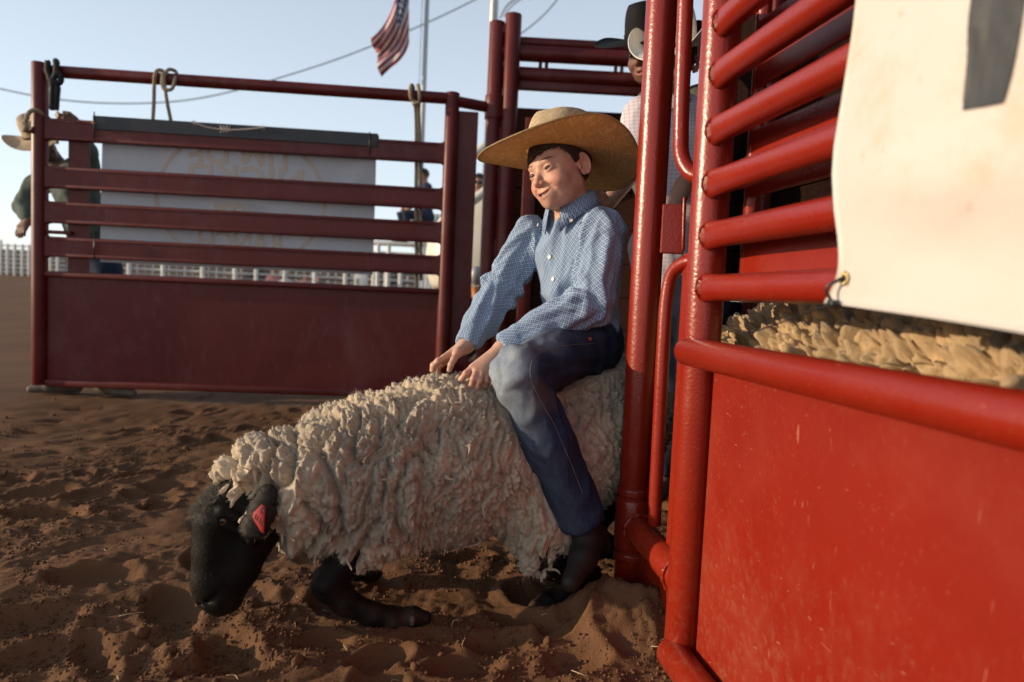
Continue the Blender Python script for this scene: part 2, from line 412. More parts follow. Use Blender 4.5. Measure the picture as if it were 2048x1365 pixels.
# clods: crumbs of soil lying loose, far too many to count
bm = bmesh.new(); bmesh.ops.create_icosphere(bm, subdivisions=1, radius=1); cv = np.array([q_.co[:] for q_ in bm.verts]); cf = np.array([[l.index for l in q_.verts] for q_ in bm.faces]); bm.free()
bm = bmesh.new(); bmesh.ops.create_icosphere(bm, subdivisions=2, radius=1); cv2 = np.array([q_.co[:] for q_ in bm.verts]); cf2 = np.array([[l.index for l in q_.verts] for q_ in bm.faces]); bm.free()
def clods(n, cv, cf, smin_, smax_, ymax, pw):
    y = 1.08+(ymax-1.08)*rng.random(n)**1.6; x = (rng.random(n)*1.75-1.08)*y*.80
    k = pn(np.stack([x*2.6, y*2.6, 0*x+5], 1))+.6*pn(np.stack([x*9, y*9, 0*x+9], 1))+rng.normal(size=n)*.15 > .12; x, y = x[k], y[k]; n = len(x)
    s = smin_+(smax_-smin_)*rng.random(n)**pw; z = ground_h(x, y)+s*.12
    R = rng.normal(size=(n, 3, 3)); R = np.linalg.qr(R)[0]
    w_ = cv[None]*(1+.5*pn((cv[None]*1.7+rng.random((n, 1, 3))*90).reshape(-1, 3)).reshape(n, -1, 1))*(1, .8, .6)
    v = np.einsum('nij,nkj->nki', R, w_)*s[:, None, None]+np.stack([x, y, z], 1)[:, None]
    f = cf[None]+(np.arange(n)*len(cv))[:, None, None]
    return v.reshape(-1, 3), f.reshape(-1, 3)
c1 = clods(42000, cv, cf, .0014, .0070, 3.4, 2.4); c2 = clods(500, cv2, cf2, .006, .020, 4.6, 3.0)
o = add('soil_crumbs', (np.vstack([c1[0], c2[0]]), np.vstack([c1[1], c2[1]+len(c1[0])])), M['dirt']); tag(o, 'loose crumbs of red brown soil scattered over the arena dirt', 'soil', kind='stuff')
# straw
S = []
for k in range(75):
    y = 1.1+1.3*rng.random()**1.4; x = (rng.random()*1.6-.95)*y*.75; a = rng.random()*6.3; L = .012+.04*rng.random()**2
    p0 = V(x, y, gz(x, y)+.004); d = V(math.cos(a), math.sin(a), .15); b = V(-math.sin(a), math.cos(a), .3)*L*.25*rng.normal()
    S.append(tube(smooth_path([p0-d*L/2, p0+b+V(0, 0, .003), p0+d*L/2], 4), .0006+.0004*rng.random(), 5))
M['straw'] = simple('straw', (.62, .46, .27), .7, (.42, .28, .15), 30)
o = add('straw', join(*S), M['straw']); tag(o, 'short bits of pale dry straw lying on the red dirt', 'straw', kind='stuff')

# ================================================================ open gate (far)
GL = V(at(80, 548, 4.2)[0], 4.2, 0); GR = V(at(890, 590, 4.4)[0], 4.4, 0)
gX = nrm(GR-GL); gW = float(np.linalg.norm(GR-GL)); gZ = V(0, 0, 1); gN = np.cross(gX, gZ)      # gN towards the camera
if gN[1] > 0: gN = -gN
def gp(s, z, n=0): return GL+gX*s+gZ*z+gN*n
def gfit(u, v):
    """place on the gate plane (s, z) under photograph position (u, v)"""
    d = _f*FPX+_rt*(u-1024)-_up*(v-682.5); o_ = V(0, 0, CAM_H); k = (GL-o_).dot(gN)/d.dot(gN); P = o_+d*k
    return float((P-GL).dot(gX)), float(P[2])
gate = empty('swing_gate', gp(gW/2, .07), 'open dark red steel swing gate with flat slats, pipe top rail and solid sheet below', 'gate')
RF = M['red_far']
zt = 1.985
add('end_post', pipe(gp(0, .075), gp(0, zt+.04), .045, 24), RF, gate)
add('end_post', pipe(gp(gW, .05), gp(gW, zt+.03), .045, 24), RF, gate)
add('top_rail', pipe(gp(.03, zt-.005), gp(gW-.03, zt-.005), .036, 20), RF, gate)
def slat(z0, z1, s0=.035, s1=None, th=.05):
    s1 = gW-.035 if s1 is None else s1; h = .032; P = []
    P += [(s0, z0-.012), (s0+.012, z0-.004), (s0+.03, z0)]
    P += [(s1-h, z0)]+[(s1-h+h*math.sin(a), z0-h+h*math.cos(a)) for a in np.linspace(.3, math.pi/2, 4)]
    P += [(s1-h+h*math.sin(a), z1+h-h*math.cos(a)) for a in np.linspace(math.pi/2, .3, 4)]+[(s1-h, z1)]
    P += [(s0+.03, z1), (s0+.012, z1+.004), (s0, z1+.012)]
    v, f = prism(P, GL, gX, gZ, gN, th, .006)
    lip = box(gp((s0+s1)/2, z1-.012, th/2), gX, gN, gZ, s1-s0-.1, .008, .020, .003)
    lip2 = box(gp((s0+s1)/2, z0+.012, th/2), gX, gN, gZ, s1-s0-.1, .008, .020, .003)
    return join((v, f), lip, lip2)
def zz(u, v): return gfit(u, v)[1]
for (va, vb) in [(240, 282), (335, 378), (405, 448), (475, 515)]:
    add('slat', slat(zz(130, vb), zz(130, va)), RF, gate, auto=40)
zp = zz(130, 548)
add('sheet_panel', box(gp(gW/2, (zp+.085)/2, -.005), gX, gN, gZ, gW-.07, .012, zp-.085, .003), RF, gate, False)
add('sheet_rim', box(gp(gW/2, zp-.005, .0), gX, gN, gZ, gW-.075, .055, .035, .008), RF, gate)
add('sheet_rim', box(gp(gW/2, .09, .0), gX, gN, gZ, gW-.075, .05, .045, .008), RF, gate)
sb = gfit(155, 400)[0]
add('upright_plate', box(gp(sb, (zp+zz(150, 282))/2, -.018), gX, gN, gZ, gfit(178, 400)[0]-gfit(136, 400)[0], .012, zz(150, 270)-zp, .003), RF, gate, False)
add('latch_bar', box(gp(sb-.13, zz(110, 465), .0), gX, gN, gZ, .2, .03, .022, .004), RF, gate)
# jamb plate beside the right post and the arm to the hinge sleeve
add('jamb_plate', box(gp(gW+.10, .05+.95, -.03), gX, gN, gZ, .135, .012, 1.83, .003), RF, gate, False)
HP = at(972, 590, 4.52)
hz_ = at(940, 208, 4.45)[2]
add('hinge_arm', pipe(gp(gW, hz_), V(HP[0]-.03, HP[1], hz_), .034, 18), RF, gate)
add('hinge_arm', pipe(gp(gW, .28), V(HP[0]-.03, HP[1], .28), .034, 18), RF, gate)
for z_ in (hz_, .28): add('hinge_sleeve', pipe(V(HP[0], HP[1], z_-.075), V(HP[0], HP[1], z_+.075), .060, 24), RF, gate)

# ================================================================ chute frame behind (hinge posts, crossbars, plank divider)
fr = empty('chute_gantry', (HP[0]+.3, HP[1], 0), 'dark red pipe frame at the far end of the chute with triple crossbar', 'frame')
P2 = at(1003, 590, 4.50)
ztop1 = at(985, 45, 4.52)[2]; ztop2 = at(1022, 30, 4.50)[2]
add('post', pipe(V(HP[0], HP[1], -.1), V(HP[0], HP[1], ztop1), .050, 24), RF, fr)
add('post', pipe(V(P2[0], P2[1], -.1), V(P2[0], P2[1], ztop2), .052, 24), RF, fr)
add('gusset', box((HP*.5+P2*.5)*V(1, 1, 0)+V(0, 0, ztop1-.05), nrm((P2-HP)*V(1, 1, 0)), np.cross(V(0, 0, 1), nrm((P2-HP)*V(1, 1, 0))), gZ, .06, .05, .05, .004), RF, fr)
for (v0, v1) in ((255, 300), (480, 520)):
    z0 = at(1000, (v0+v1)/2, 4.5)[2]; add('gusset', box((HP*.5+P2*.5)*V(1, 1, 0)+V(0, 0, z0), nrm((P2-HP)*V(1, 1, 0)), np.cross(V(0, 0, 1), nrm((P2-HP)*V(1, 1, 0))), gZ, .10, .03, .14, .004), RF, fr)
def cross(u, v, r, Y, w_=1.25, sl=.03):
    a = at(u, v, Y); return pipe(a, a+V(w_, sl, 0), r, 18)
for (v, r, dy) in ((82, .034, .02), (104, .050, -.02), (147, .050, .0)):
    add('crossbar', cross(985, v, r, 4.56+dy), RF, fr)
a = at(985, 168, 4.56); add('crossbar', box(a+V(.625, .02, 0), V(1, .03, 0), V(0, 1, 0), gZ, 1.25, .05, .055, .005), RF, fr)
for u in (1087, 1238): a = at(u, 127, 4.56); add('spacer', pipe(a+V(-.02, 0, -.06), a+V(-.02, 0, .06), .012, 10), RF, fr); add('spacer', pipe(a+V(.02, 0, -.06), a+V(.02, 0, .06), .012, 10), RF, fr)
# plank divider
def wood(name, c1, c2):
    q = N(name)
    g = q.noise(6, 8, .65, stretch=(1, 4, 14), dist=1.5); g2 = q.noise(2.5, 3, .5)
    col = q.ramp(g, [(.3, c2), (.65, c1)]); col = q.mix(q.math('MULTIPLY', g2, .5), col, tuple(x*.5 for x in c2))
    q.set('Base Color', col); q.set('Roughness', .95); q.set('Specular IOR Level', .0); q.set('Normal', q.bump(g, .6, .006)); return q.m
M['wood'] = wood('dark_stained_wood', (.050, .021, .016), (.020, .009, .0075))
M['wood_shaded'] = wood('shade_darkened_wood', (.024, .0115, .0090), (.010, .0055, .0045))  # wood darkened further: shade on the chute wall put into its colour
dv = empty('plank_divider', at(1150, 700, 4.7)*V(1, 1, 0), 'divider of dark red brown wooden planks closing the chute behind the boy', 'divider')
a = at(1030, 215, 4.68); zt2 = a[2]; k = 0; z_ = zt2
while z_ > .1:
    hgt = .17+.02*rng.random(); yo = 4.70+.012*rng.random()
    add('plank', box(V(a[0]+.62, yo, z_-hgt/2), V(1, .02, .0), V(0, 1, 0), gZ, 1.35, .04, hgt-.003, .006), M['wood'], dv, False); z_ -= hgt
for dx in (.12, .86): add('upright', box(V(a[0]+dx, 4.66, zt2/2-.02), V(1, 0, 0), V(0, 1, 0), gZ, .09, .03, zt2-.1, .005), RF if dx < .5 else M['wood'], dv)

# ================================================================ chute side near the camera
CA = math.radians(9.5); cD = V(-math.sin(CA), math.cos(CA), 0); cN = V(-math.cos(CA), -math.sin(CA), 0)   # cD away along the chute, cN outward to the arena
b0 = at(1383, 1000, 1.352); PB = V(b0[0], b0[1], 0)
def cp(s, z, n=0): return PB+cD*s+gZ*z+cN*n          # s > 0 further away
a0 = at(1279, 782, 1.630); PA = V(a0[0], a0[1], 0)
RD = M['red']
cpst = empty('chute_post', PA, 'thick glossy red chute post standing right behind the boy', 'post')
add('pipe', pipe(PA+V(0, 0, -.15), PA+V(0, 0, 2.1), .0360, 36), RD, cpst)
gt = empty('chute_gate', cp(-.5, 0), 'closed glossy red chute gate with pipe rails and sheet panel close on the right', 'gate')
zs = at(1250, 1045, PA[1])[2]
for dz in (.0,): add('hinge_sleeve', pipe(PA+V(0, 0, zs-.062), PA+V(0, 0, zs+.062), .0415, 36), RD, gt)
for zc in (zs-.079, zs+.079): add('collar', pipe(PA+V(0, 0, zc-.010), PA+V(0, 0, zc+.010), .0405, 36, .003), RD, cpst)
zs2 = 1.78; add('hinge_sleeve', pipe(PA+V(0, 0, zs2-.06), PA+V(0, 0, zs2+.06), .0415, 36), RD, gt)
RB = .0370
add('end_post', pipe(cp(0, .03), cp(0, 2.0), RB, 36), RD, gt)
E_ = cp(0, zs-.03); add('hinge_arm', pipe(PA+V(0, 0, zs), E_, .034, 28), RD, gt)
add('hinge_arm', pipe(PA+V(0, 0, zs2), cp(0, zs2-.03), .034, 28), RD, gt)
# rails: flattened, flared ends against the post
def rail(s0, s1, z, n, r):
    t = np.array([0, .012, .03, .06, .1, .2, .5, .8, 1.]); S_ = s0+(s1-s0)*t; ex = np.exp(-np.abs(S_-s0)/.03)
    P = np.array([cp(s, z, n) for s in S_]); return tube(P, r*(1+.24*ex), 28, True, r*(1-.30*ex))
CL = -2.35
zr = [at(1466, v, PB[1]-.05)[2] for v in (-66, 38, 144, 259, 367, 472, 578)]
for z in zr: add('rail', rail(-.028, CL, z, .012, .0242), RD, gt)
z6 = at(1395, 705, PB[1]-.02)[2]; zb = at(1352, 1312, PB[1]-.02)[2]
add('rail', pipe(cp(.012, z6, .028), cp(CL, z6, .028), .0282, 32, .012), RD, gt)
add('rail', pipe(cp(.006, zb, .024), cp(CL, zb, .024), .0330, 32, .012), RD, gt)
add('sheet_panel', box(cp((CL-.042)/2, (z6+zb)/2, -.012), cD, cN, gZ, -CL-.042, .006, z6-zb-.01, .002), M['red_panel'], gt, False)
# flat bars on the inner side, between the rails
for (i, j) in ((1, 2), (3, 4), (5, 6)):
    zc = (zr[i]+zr[j])/2-.012; add('flat_bar', box(cp(CL/2-.03, zc, -.055), cD, cN, gZ, -CL-.02, .010, .125, .003), RD, gt, False)
add('inner_upright', pipe(cp(-.045, zr[6]+.02, -.062), cp(-.045, 2.0, -.062), .014, 16), RD, gt)
add('inner_upright', box(cp(-.030, (z6+zb)/2, -.034), cD, cN, gZ, .070, .016, z6-zb, .003), RD, gt, False)
add('edge_plate', box(cp(.078, (z6+.06)/2+.12, -.004), cD, cN, gZ, .072, .010, z6+.10, .003), RD, gt, False)
add('edge_plate', box(cp(.062, 1.52, -.010), cD, cN, gZ, .045, .010, 1.20, .003), RD, gt, False)
add('toe_plate', box(PA*.5+PB*.5+V(.012, 0, .075), nrm(PB-PA), np.cross(V(0, 0, 1), nrm(PB-PA)), gZ, .26, .008, .16, .002), RD, gt, False)
def bent(P, r): return tube(smooth_path(P, 7), r, 20)
yl = .5*(PA[1]+PB[1])+.04
def cq(u, v, Y): return at(u, v, Y)
P = [cq(1398, 522, 1.43), cq(1370, 526, 1.46), cq(1345, 548, 1.49), cq(1333, 600, 1.50), cq(1326, 700, 1.50), cq(1318, 860, 1.50), cq(1308, 1050, 1.50)]
add('bent_pipe', bent(P, .0150), RD, gt)
P = [cq(1408, 354, 1.43), cq(1382, 347, 1.45), cq(1364, 315, 1.47), cq(1362, 260, 1.48), cq(1366, 130, 1.48), cq(1371, 0, 1.48), cq(1378, -180, 1.48)]
add('bent_pipe', bent(P, .0165), RD, gt)
a = cq(1350, 457, 1.55); add('stop_plate', box(a+V(0, .02, 0), V(1, -.15, 0), V(.15, 1, 0), gZ, .052, .012, .112, .003), RD, gt, False)
add('stop_rod', pipe(cq(1366, 500, 1.52), cq(1369, 395, 1.52), .004, 10, .001), RD, gt)
# weld beads round the joints
def weld(c, ax, r, r2=.0045):
    ax = nrm(ax); x = nrm(np.cross(ax, V(.3, .5, .8))); y = np.cross(ax, x); a = np.linspace(0, 2*math.pi, 37)
    P = np.array([c+x*math.cos(t)*r+y*math.sin(t)*r for t in a]); return tube(P, r2*(1+.3*np.sin(a*11)+.2*rng.normal(size=37)), 8)
for z, n, r, s in [(z6, .030, .031, .036), (zb, .026, .034, .032)]: pass
for z in zr[1:]: add('weld_bead', weld(cp(-.032, z, .010), cD, .0245, .0024), RD, gt)
add('weld_bead', weld(E_+nrm(PA+V(0,0,zs)-E_)*.034, PA-PB, .036), RD, gt); add('weld_bead', weld(PA+V(0, 0, zs)+nrm(E_-PA-V(0,0,zs))*.042, PA-PB, .036), RD, gt)
# plank wall on the other side of the chute
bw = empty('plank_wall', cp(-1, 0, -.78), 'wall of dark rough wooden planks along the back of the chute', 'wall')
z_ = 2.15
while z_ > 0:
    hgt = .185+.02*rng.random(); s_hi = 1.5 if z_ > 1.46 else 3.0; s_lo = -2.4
    add('plank', box(cp((s_hi+s_lo)/2, z_-hgt/2, -.78-.006*rng.random()), cD, cN, gZ, s_hi-s_lo, .04, hgt-.002, .006), M['wood_shaded'], bw, False); z_ -= hgt
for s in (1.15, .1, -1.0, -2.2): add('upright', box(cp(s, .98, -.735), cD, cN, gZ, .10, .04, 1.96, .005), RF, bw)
# added tall board wall and deck behind the chutes, blocking sky light to deepen shade
sw = empty('sky_blocker', cp(-1, 0, -2.1), 'added tall dark board wall behind the chutes, there to block sky light', 'light blocker')
for i in range(20):
    zb_ = i*.22; add('plank', box(cp(-1.6, zb_+.11, -2.15), cD, cN, gZ, 9.4, .04, .217, .005), M['wood_shaded'], sw, False)
for i in range(5): add('deck_board', box(cp(-1.6, 1.15, -.98-.26*i), cD, cN, gZ, 9.2, .25, .04, .004), M['wood_shaded'], sw, False)
for s in (-5.5, -2.5, .5, 2.8): add('upright', box(cp(s, 2.2, -2.08), cD, cN, gZ, .12, .10, 4.4, .006), M['wood_shaded'], sw)
# ================================================================ heads
EYE = (.0295, .0655, -.003)
def eye_open(x):
    t = np.clip(np.abs(x)/.0135, 0, 1)**2; return .0046*(1-t), -.0038*(1-t)+.0004
def lids(p, s):
    """eyelid mass: a ball over the eye with an almond opening"""
    c = V(EYE[0]*s, EYE[1], EYE[2]); b = sph(p, c, .0149)
    q = (p-c)*V(s, 1, 1); z = q[:, 2]+q[:, 0]*-.08; up_, lo_ = eye_open(q[:, 0])
    op = np.maximum(np.maximum(z-up_, lo_-z), -(q[:, 1]-.005)); op = np.maximum(op, np.abs(q[:, 0])-.0132)
    return smax(b, -op, .0010)
def mouth_z(x): return -.0640+.0105*(x/.0275)**2
def head_sdf(p, face=True, mouth=1.0):
    d = ell(p, (0, -.012, .030), (.0700, .0880, .0800))
    d = smin(d, ell(p, (0, .026, -.024), (.0550, .0560, .0660)), .030)
    d = smin(d, ell(p, (0, .032, -.060), (.0410, .0400, .0320)), .028)
    d = smin(d, sph(p, (0, .064, -.0850), .0140), .022)
    for s in (-1, 1):
        d = smin(d, sph(p, (.0360*s, .0500, -.0350), .0235), .018)
        d = smin(d, rcone(p, (.041*s, -.01, -.046), (.026*s, .04, -.077), .012, .012), .03)
    d = smin(d, rcone(p, (-.028, .071, .016), (.028, .071, .016), .0072, .0072), .02)
    if face:
        for s in (-1, 1):
            d = smax(d, -ell(p, (EYE[0]*s, .093, -.002), (.0165, .019, .0115)), .012)
            d = smin(d, lids(p, s), .0030)
    d = smin(d, chain(p, [((0, .075, .004), .0054), ((0, .086, -.016), .0064), ((0, .0955, -.0315), .0090)], .008), .008)
    for s in (-1, 1): d = smin(d, ell(p, (.0098*s, .0865, -.0360), (.0078, .0088, .0066)), .006)
    for s in (-1, 1): d = smax(d, -sph(p, (.0050*s, .0960, -.0432), .0030), .003)
    if face:
        # smiling mouth: lips round a curved opening, corners pulled up and back
        t = np.linspace(-1, 1, 9); X_ = .0275*t; Z_ = mouth_z(X_); Y_ = .0835-.0215*np.abs(t)**1.9
        d = smin(d, ell(p, (0, .068, -.0630), (.028, .018, .020)), .012)
        lipu = chain(p, [((x, y+.0004, z+.0056+.0010*(1-abs(k))), .0029*(1-.5*k*k)) for x, y, z, k in zip(X_, Y_, Z_, t)], .004)
        lipl = chain(p, [((x, y-.0006, z-.0064), .0040*(1-.6*k*k)) for x, y, z, k in zip(X_[1:-1], Y_[1:-1], Z_[1:-1], t[1:-1])], .004)
        d = smin(d, smin(lipu, lipl, .002), .004)
        x_ = p[:, 0]/.0268; yc = .0835-.0215*np.abs(np.clip(x_, -1.2, 1.2))**1.9
        op = np.maximum(np.abs(p[:, 2]-mouth_z(p[:, 0]))-.0036*mouth*(1-np.clip(x_*x_, 0, 1)), yc-.0075-p[:, 1]); op = np.maximum(op, np.abs(p[:, 0])-.0262)
        d = smax(d, -op, .0012)
        for s in (-1, 1):      # smile folds
            d = smax(d, -chain(p, [((.0150*s, .0865, -.038), .0014), ((.0285*s, .0765, -.048), .0016), ((.0330*s, .0725, -.056), .0004)], .002), .008)
    for s in (-1, 1):
        e = ear_sdf(p*V(s, 1, 1)); d = smin(d, e, .005)
    return d
def ear_sdf(p):
    c = V(.071, -.010, -.008); a = math.radians(28); ex = V(math.sin(a), -math.cos(a), 0); en = V(math.cos(a), math.sin(a), 0)
    q = (p-c)/.88; x = q.dot(ex)-.008; n = q.dot(en); z = q[:, 2]; r = np.sqrt((x/.0185)**2+(z/.0300)**2); ang = np.arctan2(z, x)
    L = np.stack([x, n, z], 1)
    d = ell(L, (0, 0, 0), (.0180, .0050, .0295))
    rim = np.sqrt(((r-1)*.021)**2+(n-.0035)**2)-.0034; rim = np.where((z < -.016) & (x < .004), rim+.004, rim); d = smin(d, rim, .004)
    d = smin(d, ell(L, (-.004, -.002, -.023), (.0085, .0050, .0095)), .005)
    d = smax(d, -ell(L, (-.002, .008, -.003), (.0110, .0100, .0170)), .003)
    d = smin(d, ell(L, (-.0145, .003, -.006), (.0040, .0050, .0055)), .004)
    return d*.88
def brow_mask(p):
    m_ = np.zeros(len(p))
    for s in (-1, 1):
        x = p[:, 0]*s; zc = .0175+.0050*np.sin(np.clip((x-.010)/.042, 0, 1)*2.6)
        w_ = np.clip(1-np.abs(p[:, 2]-zc)/.0036, 0, 1)*np.clip((x-.009)/.006, 0, 1)*np.clip((.050-x)/.012, 0, 1)*(p[:, 1] > .03)
        m_ = np.maximum(m_, w_)
    return m_
def head_cols(p, base, blush):
    c = np.tile(np.array(base, float), (len(p), 1))
    lip = np.clip(1-np.hypot((p[:, 0])/.029, (p[:, 2]-mouth_z(p[:, 0]))/.0098), 0, 1)*(p[:, 1] > .055); c = c+(np.array((.36, .13, .10))-c)*np.clip(lip*2.2, 0, .75)[:, None]
    ch = np.zeros(len(p))
    for s in (-1, 1): ch = np.maximum(ch, np.exp(-(((p[:, 0]-.036*s)/.020)**2+((p[:, 2]+.036)/.018)**2))*(p[:, 1] > .02)); ch = np.maximum(ch, np.exp(-(((p[:, 0]-.078*s)/.014)**2+((p[:, 2]+.005)/.04)**2)))
    ch = np.maximum(ch, np.exp(-((p[:, 0]/.012)**2+((p[:, 2]+.036)/.010)**2))*(p[:, 1] > .08)); c = c+(np.array(blush)-c)*(ch*.55)[:, None]
    n = pn(p*260)*.5+.5; c *= (1+.12*pn(p*45)+.09*pn(p*150))[:, None]; fk = np.clip(pn(p*420+9)-.42, 0, 1)*np.exp(-((p[:, 2]+.022)/.020)**2)*(p[:, 1] > .04); c = c+(np.array((.30, .13, .07))-c)*np.clip(fk*2, 0, .5)[:, None]; c = c*V(1, .96, .95)
    b = brow_mask(p)*np.clip(.55+.9*n, 0, 1); c = c+(np.array((.035, .020, .012))-c)*np.clip(b*1.5, 0, .85)[:, None]
    for s in (-1, 1):       # lash line
        q = p-V(EYE[0]*s, EYE[1], EYE[2]); z = q[:, 2]-q[:, 0]*s*.08; u_ = eye_open(q[:, 0])[0]
        l_ = np.clip(1-np.abs(z-u_-.0004)/.0014, 0, 1)*(np.abs(q[:, 0]) < .014)*(q[:, 1] > .004); c = c+(np.array((.03, .016, .012))-c)*(l_*.8)[:, None]
    m_ = np.clip(1-np.abs(p[:, 2]-mouth_z(p[:, 0]))/.003, 0, 1)*(np.abs(p[:, 0]) < .027)*(p[:, 1] > .05)
    c = c+(np.array((.10, .025, .02))-c)*(m_*.6)[:, None]
    return c
def skin_mat(name, sss=.10):
    q = N(name); a = q.n('Attribute', attribute_name='Col'); q.set('Base Color', a.outputs['Color'])
    q.set('Subsurface Weight', sss); q.set('Subsurface Radius', (.9, .35, .2)); q.set('Subsurface Scale', .006)
    q.set('Roughness', .48); q.set('Specular IOR Level', .35)
    q.set('Normal', q.bump(q.noise(700, 3, .6), .14, .0006)); return q.m
M['skin'] = skin_mat('skin')
def attr_mat(name, rough=.8, spec=.3, bump=.4, bscale=500, bdist=.0015, sheen=0):
    q = N(name); a = q.n('Attribute', attribute_name='Col'); q.set('Base Color', a.outputs['Color']); q.set('Roughness', rough); q.set('Specular IOR Level', spec)
    q.set('Normal', q.bump(q.noise(bscale, 3, .6), bump, bdist))
    if sheen: q.set('Sheen Weight', sheen)
    return q.m
M['hair'] = attr_mat('hair', .55, .3, .6, 260, .002)
def frame_from(fwd, up):
    f = nrm(fwd); x = nrm(np.cross(f, up)); z = np.cross(x, f); return np.stack([-x*-1, f, z], 1)   # columns: x (their left), forward, up
def eye_mat():
    q = N('eye'); g = q.n('Attribute', attribute_name='Col'); q.set('Base Color', g.outputs['Color']); q.set('Roughness', .08); return q.m
M['eye'] = eye_mat()
bm = bmesh.new(); bmesh.ops.create_uvsphere(bm, u_segments=32, v_segments=20, radius=1); uv_v = np.array([q_.co[:] for q_ in bm.verts]); uv_f = [tuple(l.index for l in q_.verts) for q_ in bm.faces]; bm.free()
def make_eyes(par, O, R, sc, look=(0, 1, 0), iris=(.06, .028, .014)):
    look = nrm(look)
    for s in (-1, 1):
        v = uv_v*.0132; c = np.tile(np.array((.33, .27, .235)), (len(v), 1)); a = uv_v.dot(look)
        c[a > .74] = iris; c[a > .94] = (.004, .004, .004)
        v = v*(1+.05*np.clip((a-.86)/.14, 0, 1))[:, None]
        o = add('eye', (O+(v+V(EYE[0]*s, EYE[1], EYE[2])).dot(R.T)*sc, uv_f), M['eye'], par); vcol(o.data, c)
def hair_vf(O, R, sc, h, line, thick=.007, jag=.010):
    """hair cap: shell over the skull above a ragged hairline line(angle)"""
    def f(P):
        p = (P-O).dot(R)/sc
        d = ell(p, (0, -.012, .030), (.0700+thick, .0880+thick, .0800+thick)); d = smin(d, ell(p, (0, .026, -.02), (.0570+thick, .0560+thick*.7, .070)), .03)
        ang = np.arctan2(p[:, 0], p[:, 1]); zl = line(ang, p)+jag*(.5*pn(np.stack([ang*9, 0*ang, 0*ang+3], 1))+.45*pn(np.stack([ang*70+p[:, 2]*30, 0*ang, 0*ang+9], 1)))
        d = smax(d, zl-p[:, 2], .003)
        return d*sc
    r = .12*sc; v, q_ = surf(f, O-r*1.05, O+r*1.15, h)
    p = (v-O).dot(R)/sc; n = vnormals(v, q_); ang = np.arctan2(p[:, 0], p[:, 1])
    v = v+n*(.0016*pn(np.stack([ang*60, p[:, 2]*25, 0*ang], 1)))[:, None]*sc
    return v, q_, p

def smooth_attr(q_, x, it=4):
    q_ = np.asarray(q_); e = np.vstack([q_[:, [i, (i+1) % q_.shape[1]]] for i in range(q_.shape[1])]); n = len(x); deg = np.bincount(e[:, 0], minlength=n)+np.bincount(e[:, 1], minlength=n)
    for _ in range(it): x = .4*x+.6*(np.bincount(e[:, 0], x[e[:, 1]], n)+np.bincount(e[:, 1], x[e[:, 0]], n))/np.maximum(deg, 1)
    return x
# ================================================================ limbs and clothes
def fold(p, bones, amp, fs, ft, seed=0, diag=1.5):
    bi, s, th, r = bones_coord(p, bones)
    a = np.stack([s*fs+np.sin(th+seed)*diag, np.cos(th)*ft+bi*7.7, np.sin(th)*ft+seed], 1)
    n1 = pn(a); n2 = pn(a*2.1+31)
    rid = (1-np.abs(n1)*2.4).clip(0)**1.6-.3+.4*((1-np.abs(n2)*2.4).clip(0)**1.6-.3)
    return amp*rid, bi, s, th, r
def finger(p, pts, r): return chain(p, [(q_, r*(1-.07*i)) for i, q_ in enumerate(pts)], .004)

# ================================================================ the boy on the sheep
HO = at(1119, 343, 1.800)
yaw, pit, rol = math.radians(48), math.radians(9), math.radians(15)
hf = V(-math.sin(yaw)*math.cos(pit), -math.cos(yaw)*math.cos(pit), -math.sin(pit)); hx = V(-math.cos(yaw), math.sin(yaw), 0); hz = np.cross(hx, hf)
hx2 = hx*math.cos(rol)-hz*math.sin(rol); hz2 = hz*math.cos(rol)+hx*math.sin(rol); HR = np.stack([hx2, hf, hz2], 1); HS = .965
J = dict(pel=at(1172, 668, 1.865), neck=at(1146, 432, 1.835), lsh=at(1204, 462, 1.755), rsh=at(1062, 470, 1.925), lel=at(1184, 606, 1.715), lwr=at(1006, 696, 1.665),
         rel=at(1000, 580, 1.890), rwr=at(934, 690, 1.760), lhip=at(1172, 690, 1.790), rhip=at(1160, 690, 1.950), lkn=at(1040, 748, 1.560), lan=at(1158, 1030, 1.570),
         rkn=at(1045, 770, 2.05), ran=at(1150, 985, 2.02))
tz = nrm(J['neck']-J['pel']); tf = V(-.75, -.66, 0); tf = nrm(tf-tz*tf.dot(tz)); tx = np.cross(tf, tz)
TR = np.stack([tx, tf, tz], 1); TL = float(np.linalg.norm(J['neck']-J['pel']))
boy = empty('person', V(J['pel'][0], J['pel'][1], J['pel'][2]-.1), 'boy in straw hat, blue patterned shirt and jeans riding the sheep', 'person')
SK = (.53, .31, .220); BL = (.54, .20, .135)
